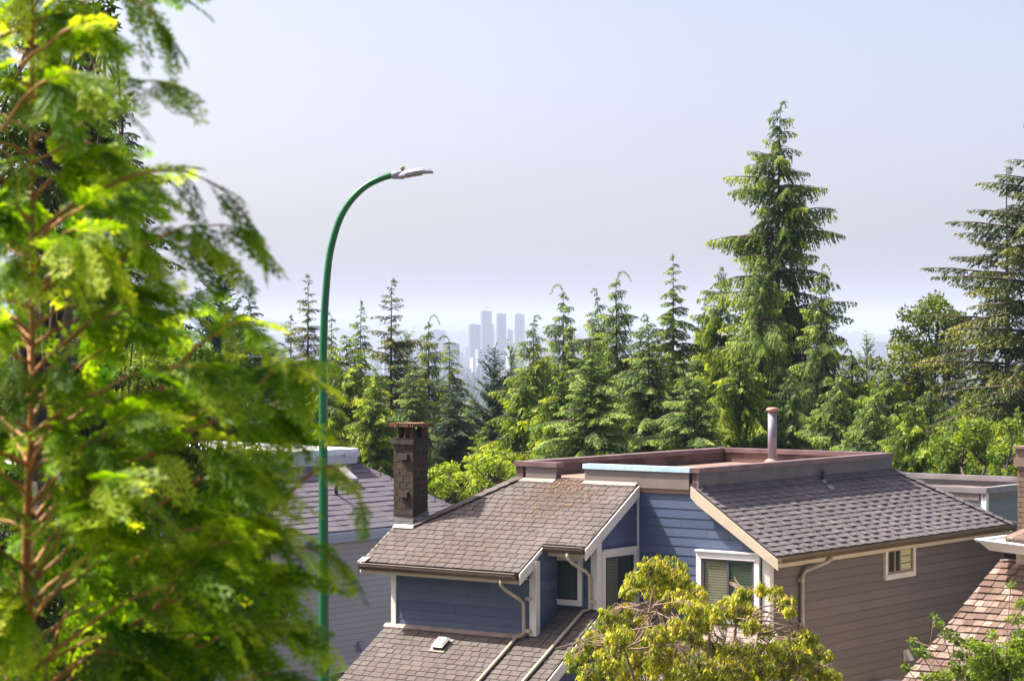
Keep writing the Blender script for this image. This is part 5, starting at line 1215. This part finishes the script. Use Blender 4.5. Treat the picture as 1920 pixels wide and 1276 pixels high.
tower(901, 922, 583, DT, 'tw_glass2', 'tallest skyline tower with mast on its roof', crown=True)
tower(916, 926, 608, DT+60, 'tw_glass2', 'narrow shoulder block right of the tallest tower')
tower(930.5, 949, 588, DT-100, 'tw_glass', 'darkest plain slab tower in the middle of the skyline')
tower(951, 962, 619, DT+300, 'tw_glass2', 'short pale tower left of the banded tower')
tower(964, 983, 589, DT-50, 'tw_white', 'tower banded with white balconies', slabs=(2.6, 6.8))
tower(1029, 1049, 608, DT+200, 'tw_white', 'pale tower half hidden by the wiry hemlock')
tower(807, 835, 619, DT+900, 'tw_glass2', 'broad hazy block on the ridge left of the towers')
cr = random.Random(9)
for i in range(210):
    px = cr.uniform(500, 1750); d = cr.uniform(4600, 9800); z0 = gz(0, d)
    if cr.random() < .6: px = cr.gauss(925, 90)
    hgt = cr.choice([9, 12, 16, 25, 40]) if cr.random() < .8 else cr.uniform(40, 80); w = cr.uniform(14, 45)
    P = pix(px, 700, d); lab = 'small %s %s in the far hazy city, %s the skyline towers' % ((cm_ := cr.choice([('pale windowed', 'tw_white'), ('white', 'concrete'), ('blue grey', 'tw_glass2')]))[0], 'tower' if hgt > 30 else 'low block', 'left of' if px < 870 else ('below' if px < 1000 else 'right of'))
    t = thing('city_building', lab, 'building', (float(P[0]), d, z0-6), cr.uniform(-.5, .5), 'small buildings of the far city')
    k = MB(); k.box(-w/2, w/2, -9, 9, 0, hgt+6); k.build('body', cm_[1], t); k = MB(); k.box(-w*.2, w*.1, -4, 4, hgt+6, hgt+9); k.build('roof_plant', 'concrete', t)
# dark tree masses between the buildings
ct = MB(); r = np.random.RandomState(2)
for i in range(5200):
    d = r.uniform(900, 9800); x = r.uniform(-.2, .2)*d; z0 = gz(0, d); h = r.uniform(8, 22); w = h*.35
    ct.tube([(x, d, z0-6), (x, d, z0+h*.3), (x, d, z0+h)], [w*.6, w, .3], 5, r.rand())
o = ct.build('forest', M['hillmat']); o['kind'] = 'stuff'; o['label'] = 'far wooded slope and street trees between the city and the near trees'

# ------------------------------------------------------------------ haze
hz_ = MB(); hz_.box(-9500, 9500, -70, 19500, -160, 190)
hm = bpy.data.materials.new('haze_air'); hm.use_nodes = True; t = hm.node_tree; t.nodes.remove(t.nodes["Principled BSDF"])
v = t.nodes.new("ShaderNodeVolumePrincipled"); v.inputs["Color"].default_value = (.60, .71, .97, 1); v.inputs["Density"].default_value = 1.15e-4; v.inputs["Anisotropy"].default_value = 0.0
t.links.new(v.outputs[0], t.nodes["Material Output"].inputs["Volume"])
M['haze'] = hm
o = hz_.build('haze', 'haze'); o['kind'] = 'stuff'; o['label'] = 'thin blue summer haze over the valley'
